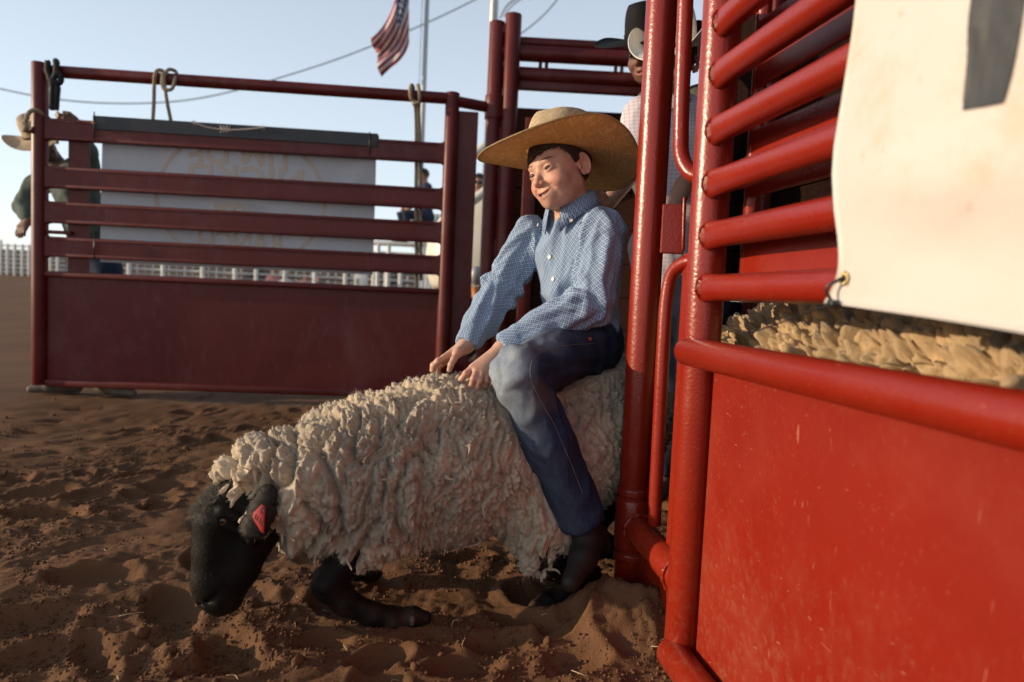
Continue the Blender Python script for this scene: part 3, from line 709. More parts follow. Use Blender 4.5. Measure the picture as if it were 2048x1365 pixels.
# hands: joints in the photograph's view, gripping the wool
LH = dict(w=J['lwr'], p=at(966, 722, 1.637),
     f=[[at(945, 735, 1.617), at(932, 747, 1.607), at(922, 760, 1.617), at(921, 768, 1.637)],
        [at(953, 741, 1.610), at(947, 758, 1.594), at(942, 774, 1.604), at(942, 783, 1.627)],
        [at(964, 745, 1.609), at(959, 762, 1.595), at(954, 777, 1.605), at(954, 786, 1.627)],
        [at(975, 749, 1.614), at(973, 762, 1.604), at(971, 773, 1.614), at(970, 780, 1.632)]],
     t=[at(975, 722, 1.672), at(950, 735, 1.682), at(935, 752, 1.677), at(930, 764, 1.667)])
RH = dict(w=J['rwr'], p=at(905, 712, 1.725),
     f=[[at(888, 716, 1.705), at(876, 723, 1.690), at(868, 732, 1.690), at(866, 741, 1.70)],
        [at(890, 717, 1.725), at(876, 722, 1.715), at(866, 731, 1.715), at(864, 741, 1.72)],
        [at(893, 719, 1.745), at(880, 724, 1.740), at(870, 733, 1.74), at(868, 741, 1.745)],
        [at(897, 722, 1.765), at(886, 728, 1.76), at(877, 736, 1.76), at(875, 743, 1.765)]],
     t=[at(915, 706, 1.695), at(908, 718, 1.675), at(902, 730, 1.665), at(899, 740, 1.67)])
def hand_sdf(p, H, fr_):
    d = rcone(p, fr_, H['w'], .024, .0195)
    base = [c[0] for c in H['f']]
    for c in base: d = smin(d, rcone(p, H['w']+(c-H['w'])*.15, c, .0150, .0092), .010)
    for k, c in enumerate(H['f']): d = smin(d, finger(p, c, (.0078, .0080, .0078, .0068)[k]), .0025)
    d = smin(d, finger(p, H['t'], .0086), .006)
    d = smin(d, rcone(p, H['w'], H['t'][0], .016, .0120), .012)
    return d
def boy_sdf(p):
    d = rcone(p, HO+HR.dot(V(0, -.020, -.055)), J['neck'], .046, .050)
    d = smin(d, rcone(p, J['neck']-tz*.02, J['pel'], .055, .07), .03)
    for s in 'lr': d = smin(d, chain(p, [(J['neck']-tz*.06, .03), (J[s+'sh'], .024), (J[s+'el'], .026), (J[s+'wr'], .0205)], .02), .02)
    m_ = np.linalg.norm(p-HO, axis=1) < .17; d[m_] = smin(d[m_], head_sdf((p[m_]-HO).dot(HR)/HS)*HS, .016)
    for H, e in ((LH, 'lel'), (RH, 'rel')):
        m_ = np.linalg.norm(p-H['p'], axis=1) < .11; d[m_] = smin(d[m_], hand_sdf(p[m_], H, J[e]*.35+H['w']*.65), .006)
    return d
P_ = np.vstack([J[k] for k in ('pel', 'neck', 'lsh', 'rsh', 'lel', 'rel', 'lwr', 'rwr')]+[HO, HO]+LH['f']+RH['f']); lo_, hi_ = P_.min(0)-.06, P_.max(0)+.06; hi_ = np.maximum(hi_, HO+.125); lo_ = np.minimum(lo_, HO-.125)
v, q_ = surf(boy_sdf, lo_, hi_, .0022, 5)
pl = (v-HO).dot(HR)/HS; nh = np.linalg.norm(v-HO, axis=1) < .16; c = np.tile(np.array(SK), (len(v), 1))*(1+.10*pn(v*90))[:, None]; c[nh] = head_cols(pl[nh], SK, BL)
kn = np.zeros(len(v))
for H in (LH, RH):
    for fg in H['f']+[H['t']]:
        for j in fg[:2]: kn = np.maximum(kn, np.exp(-(np.linalg.norm(v-j, axis=1)/.011)**2))
c = c+(np.array(BL)-c)*(kn*.6)[:, None]
ob = add('body', (v, q_), M['skin'], boy); vcol(ob.data, c)
make_eyes(boy, HO, HR, HS, look=(-.12, 1, -.05))
# teeth
M['tooth'] = simple('tooth', (.72, .66, .56), .25, (.66, .60, .50), 40)
add('teeth', join(*[(HO+((uv_v*V(.0024, .0022, .0040))+V(.0185*a, .0785-.0110*abs(a)**1.9, mouth_z(.0185*a)+.0018)).dot(HR.T)*HS, uv_f) for a in np.linspace(-.9, .9, 8)]), M['tooth'], boy)
# hair with a fringe under the hat
def boy_line(ang, p):
    a = np.abs(ang); fr_ = .038-.006*np.cos(a*2)
    side = np.where(ang < 0, np.interp(a, [0, .5, .95, 1.25, 1.5, 1.72, 1.9, 3.14], [.040, .045, .046, .024, -.004, .012, -.050, -.062]), np.interp(a, [0, .5, .95, 1.25, 1.5, 1.72, 1.9, 3.14], [.036, .031, .024, .016, -.004, .012, -.050, -.062]))
    return side
hv, hq, hp = hair_vf(HO, HR, HS, .0023, boy_line)
ho = add('hair', (hv, hq), M['hair'], boy)
vcol(ho.data, np.array((.040, .022, .014))*(1+.5*pn(np.stack([np.arctan2(hp[:, 0], hp[:, 1])*50, hp[:, 2]*20, 0*hp[:, 0]], 1)))[:, None]*np.ones((1, 3)))

def blades(P, D, Nn, L, w_, rs_, lift=.15, bend=.3):
    """single hairs: slim bent blades lying along D"""
    n = len(P); d = D+Nn*lift+rs_.normal(size=(n, 3))*.12; d /= np.linalg.norm(d, axis=1)[:, None]; s = np.cross(d, Nn); s /= np.linalg.norm(s, axis=1)[:, None]+1e-9; L = L[:, None]
    m_ = P+d*L*.5; tip = P+d*L-Nn*L*bend*.4; v = np.stack([P-s*w_, P+s*w_, m_+s*w_*.8, m_-s*w_*.8, tip], 1).reshape(-1, 3); k = (np.arange(n)*5)[:, None]
    return v, [tuple(x) for x in np.hstack([k, k+1, k+2, k+3])]+[tuple(x) for x in np.hstack([k+3, k+2, k+4])]
rs_h = np.random.default_rng(11); hn = vnormals(hv, hq); ii = rs_h.choice(len(hv), 5200); hd_ = (hv[ii]-HO).dot(HR)
keep_h = (hd_[:, 2] < .075) & ~((np.abs(hd_[:, 0]) > .055) & (hd_[:, 2] < .030) & (hd_[:, 1] < .045)); ii = ii[keep_h]; dl = -HR[:, 2][None]*1.0+HR[:, 1][None]*.35*np.sign(hd_[keep_h][:, 1:2])+HR[:, 0][None]*.25; dl = dl-hn[ii]*np.sum(dl*hn[ii], 1, keepdims=True); dl /= np.linalg.norm(dl, axis=1)[:, None]+1e-9
bl = blades(hv[ii], dl, hn[ii],   .007+.010*rs_h.random(len(ii)), .00040, rs_h, .10, .35); o = add('hair_strands', bl, M['hair'], ho); vcol(o.data, np.repeat(np.array((.050, .028, .016))*(.6+.9*rs_h.random((len(ii), 1))), 5, 0))
# --- shirt
def shirt_sdf(p):
    q = (p-J['pel']).dot(TR); qs = q*V(1, 1/.76, 1)
    d = chain(qs, [((0, .0, .030), .100), ((0, .006, .11), .103), ((0, .004, .20), .112), ((0, -.004, TL-.055), .092)], .04)
    d = smin(d, rcone(q, (-.085, -.012, TL-.060), (.085, -.012, TL-.060), .052, .052), .04)
    d = d*.85
    for a, b, c_, r in (('lsh', 'lel', 'lwr', (.053, .051, .039)), ('rsh', 'rel', 'rwr', (.051, .048, .038))):
        e = chain(p, [(J[a], r[0]), (J[b]*.5+J[a]*.5, r[0]*.98), (J[b], r[1]), (J[b]*.4+J[c_]*.6, r[2]*1.06), (J[c_]+nrm(J[b]-J[c_])*.012, r[2]*.93)], .02)
        dn = nrm(J[c_]-J[b]); e = smax(e, (p-J[c_]).dot(dn)-.002, .004)
        d = smin(d, e, .022)
    d = smax(d, -(q[:, 2]-.012), .01)
    nk = rcone(p, J['neck']-tz*.05, J['neck']+tz*.12, .054, .058); d = smax(d, -nk, .006)
    return d
SB = [(J['pel']+tz*.0, J['neck'], .10, .10, tf), (J['lsh'], J['lel'], .055, .055, tf), (J['lel'], J['lwr'], .055, .042, tf), (J['rsh'], J['rel'], .055, .052, tf), (J['rel'], J['rwr'], .052, .042, tf)]
P_ = np.vstack([J[k] for k in ('pel', 'neck', 'lsh', 'rsh', 'lel', 'rel', 'lwr', 'rwr')])
sv, sq = surf(shirt_sdf, P_.min(0)-.13, P_.max(0)+.13, .0042)
sn = vnormals(sv, sq); dsp, bi, bs, bth, br = fold(sv, SB, .0115, 6.5, .85, 2.3, 1.5)
qt = (sv-J['pel']).dot(TR)
def near(j, r): return np.exp(-(np.linalg.norm(sv-J[j], axis=1)/r)**2)
arm = bi > 0
zig = 0*dsp
for e_, w_ in (('lel', 1.0), ('rel', 1.0)):       # compression folds at the elbows
    for (a, b) in ((e_[0]+'sh', e_), (e_, e_[0]+'wr')):
        ax = nrm(J[b]-J[a]); s_ = (sv-J[e_]).dot(ax); th_ = bth
        zig = zig+.0075*w_*near(e_, .07)*np.sin(s_*105+np.sin(bth*1.0)*2.6+4*pn(sv*7))
big = .011*fbm(np.stack([qt[:, 0]*9+qt[:, 2]*5, qt[:, 1]*5, qt[:, 2]*7-qt[:, 0]*6], 1), 2)*(~arm)
pull = 0
for jn, a in (('lsh', 1.0), ('rsh', 1.0)):
    r_ = sv-J[jn]; rr = np.linalg.norm(r_, axis=1); an = np.arctan2(r_.dot(tz), r_.dot(tf)+r_.dot(tx)*.3); pull = pull+.0035*np.exp(-((rr-.10)/.06)**2)*np.sin(an*6+rr*14)
dsp = dsp*np.where(arm, 1.1, .8)+zig+big+pull
lean = np.clip((.12-qt[:, 2])/.12, 0, 1)*(~arm); dsp = dsp+lean*(.010+.008*np.sin(bth*9+qt[:, 2]*30))       # bloused over the belt
plk = np.clip(1-np.abs(qt[:, 0]+.004)/.0165, 0, 1)*(qt[:, 1] > 0)*(~arm); dsp = dsp+.0022*np.clip(plk*6, 0, 1)
for jn in ('lwr', 'rwr'): dsp = np.where(np.linalg.norm(sv-J[jn], axis=1) < .055, dsp*.35, dsp)
dsp = smooth_attr(sq, dsp, 3); sv = sv+sn*dsp[:, None]
def shirt_mat():
    q = N('patterned_shirt'); uv = q.n('UVMap'); sp = q.n('SeparateXYZ'); mp = q.n('Mapping'); k = 1/.0102; mp.inputs['Scale'].default_value = (k, k, k); mp.inputs['Rotation'].default_value = (0, 0, .785)
    q.l(uv.outputs[0], mp.inputs[0]); q.l(mp.outputs[0], sp.inputs[0])
    fx = q.math('ABSOLUTE', q.math('SUBTRACT', q.math('FRACT', sp.outputs[0]), .5)); fy = q.math('ABSOLUTE', q.math('SUBTRACT', q.math('FRACT', sp.outputs[1]), .5))
    mx = q.math('MAXIMUM', fx, fy); mn = q.math('MINIMUM', fx, fy)
    ring = q.math('MULTIPLY', q.rampf(q.math('SUBTRACT', .40, mx), .0, .06), q.math('MAXIMUM', q.rampf(mx, .15, .20), .25))
    cr = q.rampf(mn, .03, .06)
    msk = q.math('MULTIPLY', ring, q.math('MAXIMUM', cr, .35))
    col = q.mix(msk, (.34, .43, .56), (.028, .070, .155))
    col = q.mix(q.math('MULTIPLY', q.noise(14, 4, .6), .20), col, (.16, .25, .40))
    q.set('Base Color', col); q.set('Roughness', .85); q.set('Specular IOR Level', .2); q.set('Sheen Weight', .12)
    q.set('Normal', q.bump(q.noise(900, 2, .5), .15, .0006, q.bump(q.noise(38, 4, .6), .18, .006))); return q.m
M['shirt'] = shirt_mat()
so = add('shirt', (sv, sq), M['shirt'], boy)
fb = bi[sq[:, 0]]
def suv(li):
    uv = np.zeros((len(li), 2)); fid = np.repeat(np.arange(len(sq)), 4); P = sv[li]
    for k, (a, b, r1, r2, ref) in enumerate(SB):
        m_ = fb[fid] == k
        if not m_.any(): continue
        t_ = nrm(np.asarray(b)-a); x = nrm(ref-t_*np.dot(ref, t_)); y = np.cross(t_, x); q = P[m_]-a
        th = np.arctan2(q.dot(y), q.dot(x)); th0 = np.repeat(bth[sq[fid[m_], 0]], 1); th = th0+(th-th0+math.pi) % (2*math.pi)-math.pi
        uv[m_, 0] = th*(.115 if k == 0 else .05); uv[m_, 1] = q.dot(t_)
    return uv
set_uv(so.data, suv)
from mathutils.bvhtree import BVHTree
def hit_on(vf, u, vpx):
    bt = BVHTree.FromPolygons([tuple(x) for x in vf[0]], [tuple(int(i) for i in f) for f in vf[1]])
    d = nrm(_f*FPX+_rt*(u-1024)-_up*(vpx-682.5)); r = bt.ray_cast(Vector((0, 0, CAM_H)), Vector(d)); return None if r[0] is None else (np.array(r[0]), np.array(r[1]))
sbt = BVHTree.FromPolygons([tuple(x) for x in sv], [tuple(int(i) for i in f) for f in sq])
def on_shirt(p0):
    r = sbt.find_nearest(Vector(p0)); return np.array(r[0]), np.array(r[1])
M['button'] = simple('button', (.78, .74, .66), .3)
def disc(c, n, r, th, dome=.3):
    n = nrm(n); x = nrm(np.cross(n, V(.31, .2, .9))); y = np.cross(n, x); a = np.linspace(0, 2*math.pi, 20, endpoint=False); v = []; 
    prof = [(r*.95, -th), (r, -th*.2), (r, th*.3), (r*.86, th*.75), (r*.74, th*.55), (r*.2, th*.5)]
    for rr, h in prof: v += [c+(x*math.cos(t)+y*math.sin(t))*rr+n*h for t in a]
    k = len(a); f = [(i*k+j, i*k+(j+1) % k, (i+1)*k+(j+1) % k, (i+1)*k+j) for i in range(len(prof)-1) for j in range(k)]+[tuple((len(prof)-1)*k+j for j in range(k))]
    return np.array(v), f
def front_pt(z, x=-.004): return J['pel']+TR.dot(V(x, .16, z))
for z in (.055, .115, .175, .235):
    c_, n_ = on_shirt(front_pt(z)); n_ = n_ if n_.dot(tf) > 0 else -n_
    add('button', disc(c_+n_*.0012, n_, .0056, .0022), M['button'], so)
# collar: stand and turned-down leaf with points
def collar():
    A = np.linspace(-math.pi+.30, math.pi-.30, 49)     # 0 = back of the neck
    rows = []
    N0 = J['neck']+tz*.012
    for a in A:
        s = abs(a)/(math.pi-.30); dirv = -tf*math.cos(a)+tx*math.sin(a); pt = np.clip((s-.72)/.28, 0, 1)
        zt_ = .050-.032*s**1.5; rin = .0545+.004*s
        base = N0+dirv*(rin+.006)*V(1, 1, 1)+tz*(-.012-.022*s); top = N0+dirv*rin+tz*(zt_-.0)
        crest = N0+dirv*(rin+.0050)+tz*(zt_+.0035); out1 = N0+dirv*(rin+.015)+tz*(zt_-.017); out2 = N0+dirv*(rin+.022+.010*pt)+tz*(zt_-.040-.030*pt**1.5)
        rows.append([base, top, crest, out1, out2, out2-dirv*.003, out1-dirv*.0035])
    R_ = np.array(rows); n, k = R_.shape[:2]; v = R_.reshape(-1, 3)
    f = [(i*k+j, i*k+(j+1), (i+1)*k+j+1, (i+1)*k+j) for i in range(n-1) for j in range(k-1)]
    return v, f
cvf = collar(); co = add('collar', cvf, M['shirt'], so)
set_uv(co.data, lambda li: np.stack([li//7*.0100, (li % 7)*.015], 1))
for a in (2.45, -2.45):
    c_ = J['neck']+tz*.012+(-tf*math.cos(a)+tx*math.sin(a))*.096+tz*-.024
    add('button', disc(c_, nrm(-tf*math.cos(a)+tx*math.sin(a)+tz*.5), .0046, .002), M['button'], so)

# --- jeans
def jeans_sdf(p):
    q = (p-J['pel']).dot(TR); qs = q*V(1, 1/.80, 1)
    d = rcone(qs, (0, -.005, -.02), (0, 0, .028), .104, .098)*.85; d = smax(d, q[:, 2]-.032, .008)
    for h, k_, a, r in (('lhip', 'lkn', 'lan', (.080, .062, .056, .058)), ('rhip', 'rkn', 'ran', (.080, .062, .056, .058))):
        m_ = J[k_]*.5+J[a]*.5
        e = chain(p, [(J[h], r[0]), (J[h]*.45+J[k_]*.55, r[0]*.86), (J[k_], r[1]*.98), (m_, r[2]), (J[a], r[3])], .03)
        dn = nrm(J[a]-J[k_]); e = smax(e, (p-J[a]).dot(dn)-.028, .004)
        cut = rcone(p, J[a]-dn*.02, J[a]+dn*.3, .045, .060); e = smax(e, -cut, .003)
        d = smin(d, e, .03)
    return d
JB = [(J['pel'], J['pel']+tz*.1, .1, .1, tf), (J['lhip'], J['lkn'], .075, .062, gZ), (J['lkn'], J['lan'], .060, .058, tf), (J['rhip'], J['rkn'], .075, .062, gZ), (J['rkn'], J['ran'], .06, .058, tf)]
P_ = np.vstack([J[k] for k in ('pel', 'lhip', 'rhip', 'lkn', 'rkn', 'lan', 'ran')])
jv, jq = surf(jeans_sdf, P_.min(0)-.13, P_.max(0)+.12, .0048)
jn = vnormals(jv, jq); dsp, bi, bs, bth, br = fold(jv, JB, .0075, 11, 1.0, 5.1, 1.6)
kx = np.exp(-(np.linalg.norm(jv-J['lkn'], axis=1)/.10)**2); hx_ = np.exp(-(np.linalg.norm(jv-J['lhip']-V(0, 0, -.02), axis=1)/.11)**2)
dsp = dsp+.004*kx*np.sin((jv-J['lkn']).dot(nrm(J['lan']-J['lhip']))*120+bth*2)+.006*hx_*np.sin((jv-J['lhip']).dot(nrm(J['lkn']-J['lhip']))*95+np.sin(bth)*2)
jv = jv+jn*smooth_attr(jq, dsp, 4)[:, None]
kf = nrm(J['lkn']-J['lhip']*.5-J['lan']*.5)
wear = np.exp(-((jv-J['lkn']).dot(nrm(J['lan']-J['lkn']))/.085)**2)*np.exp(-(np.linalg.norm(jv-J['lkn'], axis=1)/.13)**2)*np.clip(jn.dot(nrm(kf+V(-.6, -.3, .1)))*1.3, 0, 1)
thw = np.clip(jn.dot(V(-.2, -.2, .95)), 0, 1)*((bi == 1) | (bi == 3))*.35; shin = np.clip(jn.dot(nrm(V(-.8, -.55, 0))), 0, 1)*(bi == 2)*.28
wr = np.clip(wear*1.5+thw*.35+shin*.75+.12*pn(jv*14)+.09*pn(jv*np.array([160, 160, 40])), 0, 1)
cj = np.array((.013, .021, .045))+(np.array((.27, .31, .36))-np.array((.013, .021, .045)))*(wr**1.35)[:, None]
dirt_ = np.clip(pn(jv*11+4)*2-.25, 0, 1)*kx; cj = cj+(np.array((.26, .17, .10))-cj)*(dirt_*.45)[:, None]
q = N('denim'); a_ = q.n('Attribute', attribute_name='Col'); tw = q.noise(420, 2, .5, stretch=(1, 1, .25)); q.set('Base Color', q.mix(q.math('MULTIPLY', q.rampf(tw, .35, .7), .30), a_.outputs['Color'], (.055, .075, .13))); q.set('Roughness', .9); q.set('Specular IOR Level', .15)
q.set('Normal', q.bump(tw, .35, .0012, q.bump(q.noise(60, 4, .6), .15, .004))); M['denim'] = q.m
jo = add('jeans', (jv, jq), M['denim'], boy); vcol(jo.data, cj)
jbt = BVHTree.FromPolygons([tuple(x) for x in jv], [tuple(int(i) for i in f) for f in jq])
def hit_j(u, vpx):
    d = nrm(_f*FPX+_rt*(u-1024)-_up*(vpx-682.5)); r = jbt.ray_cast(Vector((0, 0, CAM_H)), Vector(d)); return None if r[0] is None else np.array(r[0])+np.array(r[1])*.0012*(1 if Vector(r[1]).dot(Vector(d)) < 0 else -1)
M['thread'] = simple('seam_thread', (.20, .18, .18), .8)
for path in ([(1195, 688), (1150, 690), (1100, 700), (1068, 716), (1060, 745), (1068, 775), (1085, 810), (1108, 850), (1130, 900), (1150, 950), (1166, 990)],):
    pts = [hit_j(*x) for x in smooth_path(np.array([(a, b, 0) for a, b in path]), 6)[:, :2]]; pts = [x for x in pts if x is not None]
    if len(pts) > 3: add('seam', tube(np.array(pts), .0006, 6), M['thread'], jo)
M['copper'] = simple('rivet', (.45, .16, .05), .4, metal=.6)
r_ = hit_j(1179, 679)
if r_ is not None: add('rivet', disc(r_, V(.4, -.9, .1), .005, .0015), M['copper'], jo)
# belt loops of leather: belt
# --- boots
M['boot'] = simple('shaded_boot_leather', (.010, .0065, .005), .65, (.006, .004, .0035), 14, .3, 60)  # near black leather: the shadow around the boot is put into its colour
def boot(an, kn, toe):
    dn = nrm(an-kn); toe = nrm(toe)
    def f(p):
        d = rcone(p, an-dn*.06, an+dn*.05, .041, .036)
        h = an+dn*.075; d = smin(d, chain(p, [(h-toe*.03, .030), (h+toe*.05+dn*.005, .030), (h+toe*.125+dn*.012, .021)], .02), .025)
        d = smin(d, rcone(p, h-toe*.035, h-toe*.040+dn*.035, .026, .022), .006)
        return d
    return surf(f, an-.22, an+.22, .006)
add('boot', boot(J['lan'], J['lkn'], V(-.42, -.72, -.30)), M['boot'], boy)
add('boot', boot(J['ran'], J['rkn'], V(-.6, -.35, -.3)), M['boot'], boy)

# --- straw hat
def straw_mat(name, c, c2, trans=.35, weave=.0022, holes=False):
    q = N(name); uv = q.n('UVMap'); sp = q.n('SeparateXYZ'); q.l(uv.outputs[0], sp.inputs[0])
    k = 2*math.pi/weave
    a = q.math('SINE', q.math('MULTIPLY', q.math('ADD', sp.outputs[0], sp.outputs[1]), k*.5)); b = q.math('SINE', q.math('MULTIPLY', q.math('SUBTRACT', sp.outputs[0], sp.outputs[1]), k*.5))
    wv = q.math('MULTIPLY', a, b); wv01 = q.math('ADD', q.math('MULTIPLY', wv, .5), .5)
    uvr = q.n('Mapping'); uvr.inputs['Rotation'].default_value = (0, 0, .785); q.l(uv.outputs[0], uvr.inputs[0])
    h1 = q.noise(1, 3, .7, vec=uvr.outputs[0], stretch=(190, 30, 1)); h2 = q.noise(1, 3, .7, vec=uvr.outputs[0], stretch=(30, 190, 1)); xh = q.rampf(q.math('MAXIMUM', h1, h2), .48, .70)
    n1 = q.mix(.6, q.noise(160, 4, .7), xh); n2 = q.noise(30, 4, .6)
    col = q.mix(q.math('MULTIPLY', wv01, .35), c2, c); col = q.mix(q.rampf(xh, .1, .9), q.mix(.75, col, tuple(x*.7 for x in c2)), q.mix(.6, col, c)); col = q.mix(q.math('MULTIPLY', q.rampf(n2, .4, .8), .25), col, tuple(x*.6 for x in c2))
    q.set('Base Color', col); q.set('Roughness', .62); q.set('Specular IOR Level', .3)
    nb = q.bump(q.math('ADD', wv01, q.math('MULTIPLY', n1, .6)), .7, .0012); q.set('Normal', nb)
    tr = q.n('BsdfTranslucent'); q.l(q.mix(.5, col, (.62, .28, .07)), tr.inputs[0]); mx = q.n('MixShader'); mx.inputs[0].default_value = trans
    out = q.t.nodes['Material Output']; q.l(q.b.outputs[0], mx.inputs[1]); q.l(tr.outputs[0], mx.inputs[2]); sh = mx.outputs[0]
    tp = q.n('BsdfTransparent'); m2 = q.n('MixShader')
    if holes:
        k2 = 1/.0105; u_ = q.math('MULTIPLY', sp.outputs[0], k2); v_ = q.math('MULTIPLY', sp.outputs[1], k2*1.15)
        fu = q.math('ABSOLUTE', q.math('SUBTRACT', q.math('FRACT', q.math('ADD', u_, v_)), .5)); fv = q.math('ABSOLUTE', q.math('SUBTRACT', q.math('FRACT', q.math('SUBTRACT', u_, v_)), .5))
        hm = q.math('MULTIPLY', q.math('LESS_THAN', q.math('MAXIMUM', fu, fv), .24), q.math('MULTIPLY', q.math('GREATER_THAN', sp.outputs[1], .012), q.math('LESS_THAN', sp.outputs[1], .058)))
    else:
        hm = q.math('MULTIPLY', q.rampf(q.math('MINIMUM', q.math('SUBTRACT', 1, h1), q.math('SUBTRACT', 1, h2)), .54, .62), .30)
    q.l(hm, m2.inputs[0]); q.l(sh, m2.inputs[1]); q.l(tp.outputs[0], m2.inputs[2]); q.l(m2.outputs[0], out.inputs['Surface']); return q.m
M['straw_hat'] = straw_mat('hat_straw', (.95, .79, .51), (.70, .49, .24), .58)
M['straw_crown'] = straw_mat('hat_straw_crown', (.96, .81, .56), (.72, .53, .30), .25, .0028, True)
def cowboy_hat(par, O, R, sc, mats, ax=.078, ay=.096, bx=.178, by=.212, side=.085, dipf=.035, dipb=.05, ch=.112, crease=.020, name='hat', extra=None):
    hat = empty(name, (0, 0, 0)); hat.parent = par
    hat.location = (0, 0, 0)
    W = lambda p: O+np.asarray(p).dot(R.T)*sc
    nphi, nt = 128, 26; ph = np.linspace(0, 2*math.pi, nphi, endpoint=False); tt = np.linspace(0, 1, nt)
    def brim(th):
        G = []
        for t in tt:
            x = np.sin(ph)*(ax+(bx-ax)*t); y = np.cos(ph)*(ay+(by-ay)*t)
            cf_ = np.clip(np.cos(ph), 0, 1); cb_ = np.clip(-np.cos(ph), 0, 1); sd_ = np.abs(np.sin(ph))
            z = side*t**1.7*sd_**2.4-dipf*t**1.3*cf_**1.5-dipb*t**1.3*cb_**1.5-.004*np.sin(t*math.pi)
            x = x*(1-.14*t**2*sd_**3*(side/.085)); z = z+.004*t*np.sin(ph*3+1)
            G.append(np.stack([x, y, z+th], 1))
        return np.array(G)
    a = brim(.0014); b = brim(-.0014)[::-1]; edge = (a[-1]+b[0])/2*1.0; edge[:, :2] *= 1.008
    rows = np.concatenate([a, edge[None], b]); nr = len(rows); v = W(rows.reshape(-1, 3))
    f = np.array([(i*nphi+j, (i+1)*nphi+j, (i+1)*nphi+(j+1) % nphi, i*nphi+(j+1) % nphi) for i in range(nr-1) for j in range(nphi)])
    o = add('brim', (v, f), mats[0], hat)
    rad = np.concatenate([tt, [1.0], tt[::-1]])
    def buv(li):
        j = li % nphi; i = li//nphi; x = rows.reshape(-1, 3)[li]; return np.stack([x[:, 0], x[:, 1]], 1)
    set_uv(o.data, buv)
    edge_path = W(np.vstack([a[-1], a[-1][:1]])); add('brim_edge', tube(edge_path, .0020*sc, 6), mats[0], o)
    set_uv(bpy.data.objects[o.children[0].name].data, lambda li: np.stack([li*.0003, (li % 6)*.002], 1))
    # crown with a centre crease and two dents
    nz = 22; G = []; VVV = []
    for k in range(nz+8):
        if k <= nz:
            t = k/nz; r_ = 1.0-.10*t-.12*t**6; z = ch*t*(1-.0*t)
        else:
            t2 = (k-nz)/8; r_ = .78*(1-t2)+.02; z = ch+.006*math.sin(t2*math.pi*.5)
        x = np.sin(ph)*ax*r_; y = np.cos(ph)*ay*r_*(1.0+.02*min(1, k/nz))
        tz_ = min(1., k/nz); cr = crease*np.exp(-(x/.022)**2)*np.clip((tz_-.55)/.45, 0, 1)**1.5*np.clip(1-((y+.01)/.085)**2, 0, 1)
        dent = .014*np.clip((tz_-.45)/.55, 0, 1)*np.exp(-((ph-.62)/.35)**2)+.014*np.clip((tz_-.45)/.55, 0, 1)*np.exp(-((ph-(2*math.pi-.62))/.35)**2)
        x = x*(1-dent*4); y = y-dent*.6
        slope = -.016*np.clip((y+.02)/.1, -1, 1)*tz_**2
        G.append(np.stack([x, y, z-cr+slope], 1)); VVV.append(z if k <= nz else ch+(k-nz)*.008)
    G = np.array(G); nr = len(G); v = W(G.reshape(-1, 3)); f = np.array([(i*nphi+j, i*nphi+(j+1) % nphi, (i+1)*nphi+(j+1) % nphi, (i+1)*nphi+j) for i in range(nr-1) for j in range(nphi)])
    o2 = add('crown', (v, f), mats[1], hat); zz_ = np.array(VVV)
    fid = np.repeat(np.arange(len(f)), 4)
    def cuv(li):
        j0 = fid % nphi; j = li % nphi; j = np.where((j0 == nphi-1) & (j == 0), nphi, j); return np.stack([j/nphi*2*math.pi*.088, zz_[li//nphi]], 1)
    set_uv(o2.data, cuv)
    band = [W(np.stack([np.sin(ph)*(ax+.0015), np.cos(ph)*(ay+.0015), 0*ph+z], 1)) for z in (.002, .014)]
    vb = np.vstack(band); fb_ = np.array([(j, (j+1) % nphi, nphi+(j+1) % nphi, nphi+j) for j in range(nphi)])
    ob_ = add('hat_band', (vb, fb_), mats[-1], hat)
    if mats[-1].name.startswith('hat_straw'): set_uv(ob_.data, lambda li: np.stack([(li % nphi)*.0043, li//nphi*.012], 1))
    return hat
def rot3(a, b, c):
    Rx = np.array([[1, 0, 0], [0, math.cos(a), -math.sin(a)], [0, math.sin(a), math.cos(a)]]); Ry = np.array([[math.cos(b), 0, -math.sin(b)], [0, 1, 0], [math.sin(b), 0, math.cos(b)]])
    Rz = np.array([[math.cos(c), -math.sin(c), 0], [math.sin(c), math.cos(c), 0], [0, 0, 1]]); return Rx.dot(Ry).dot(Rz)
cowboy_hat(boy, HO+HR.dot(V(.0230, -.032, .0450)), HR.dot(rot3(.296, .157, -.200)), 1.0, (M['straw_hat'], M['straw_crown'], M['straw_hat']), ax=.077, ay=.094, bx=.226, by=.209, side=.041, dipf=.031, dipb=.033, ch=.122)
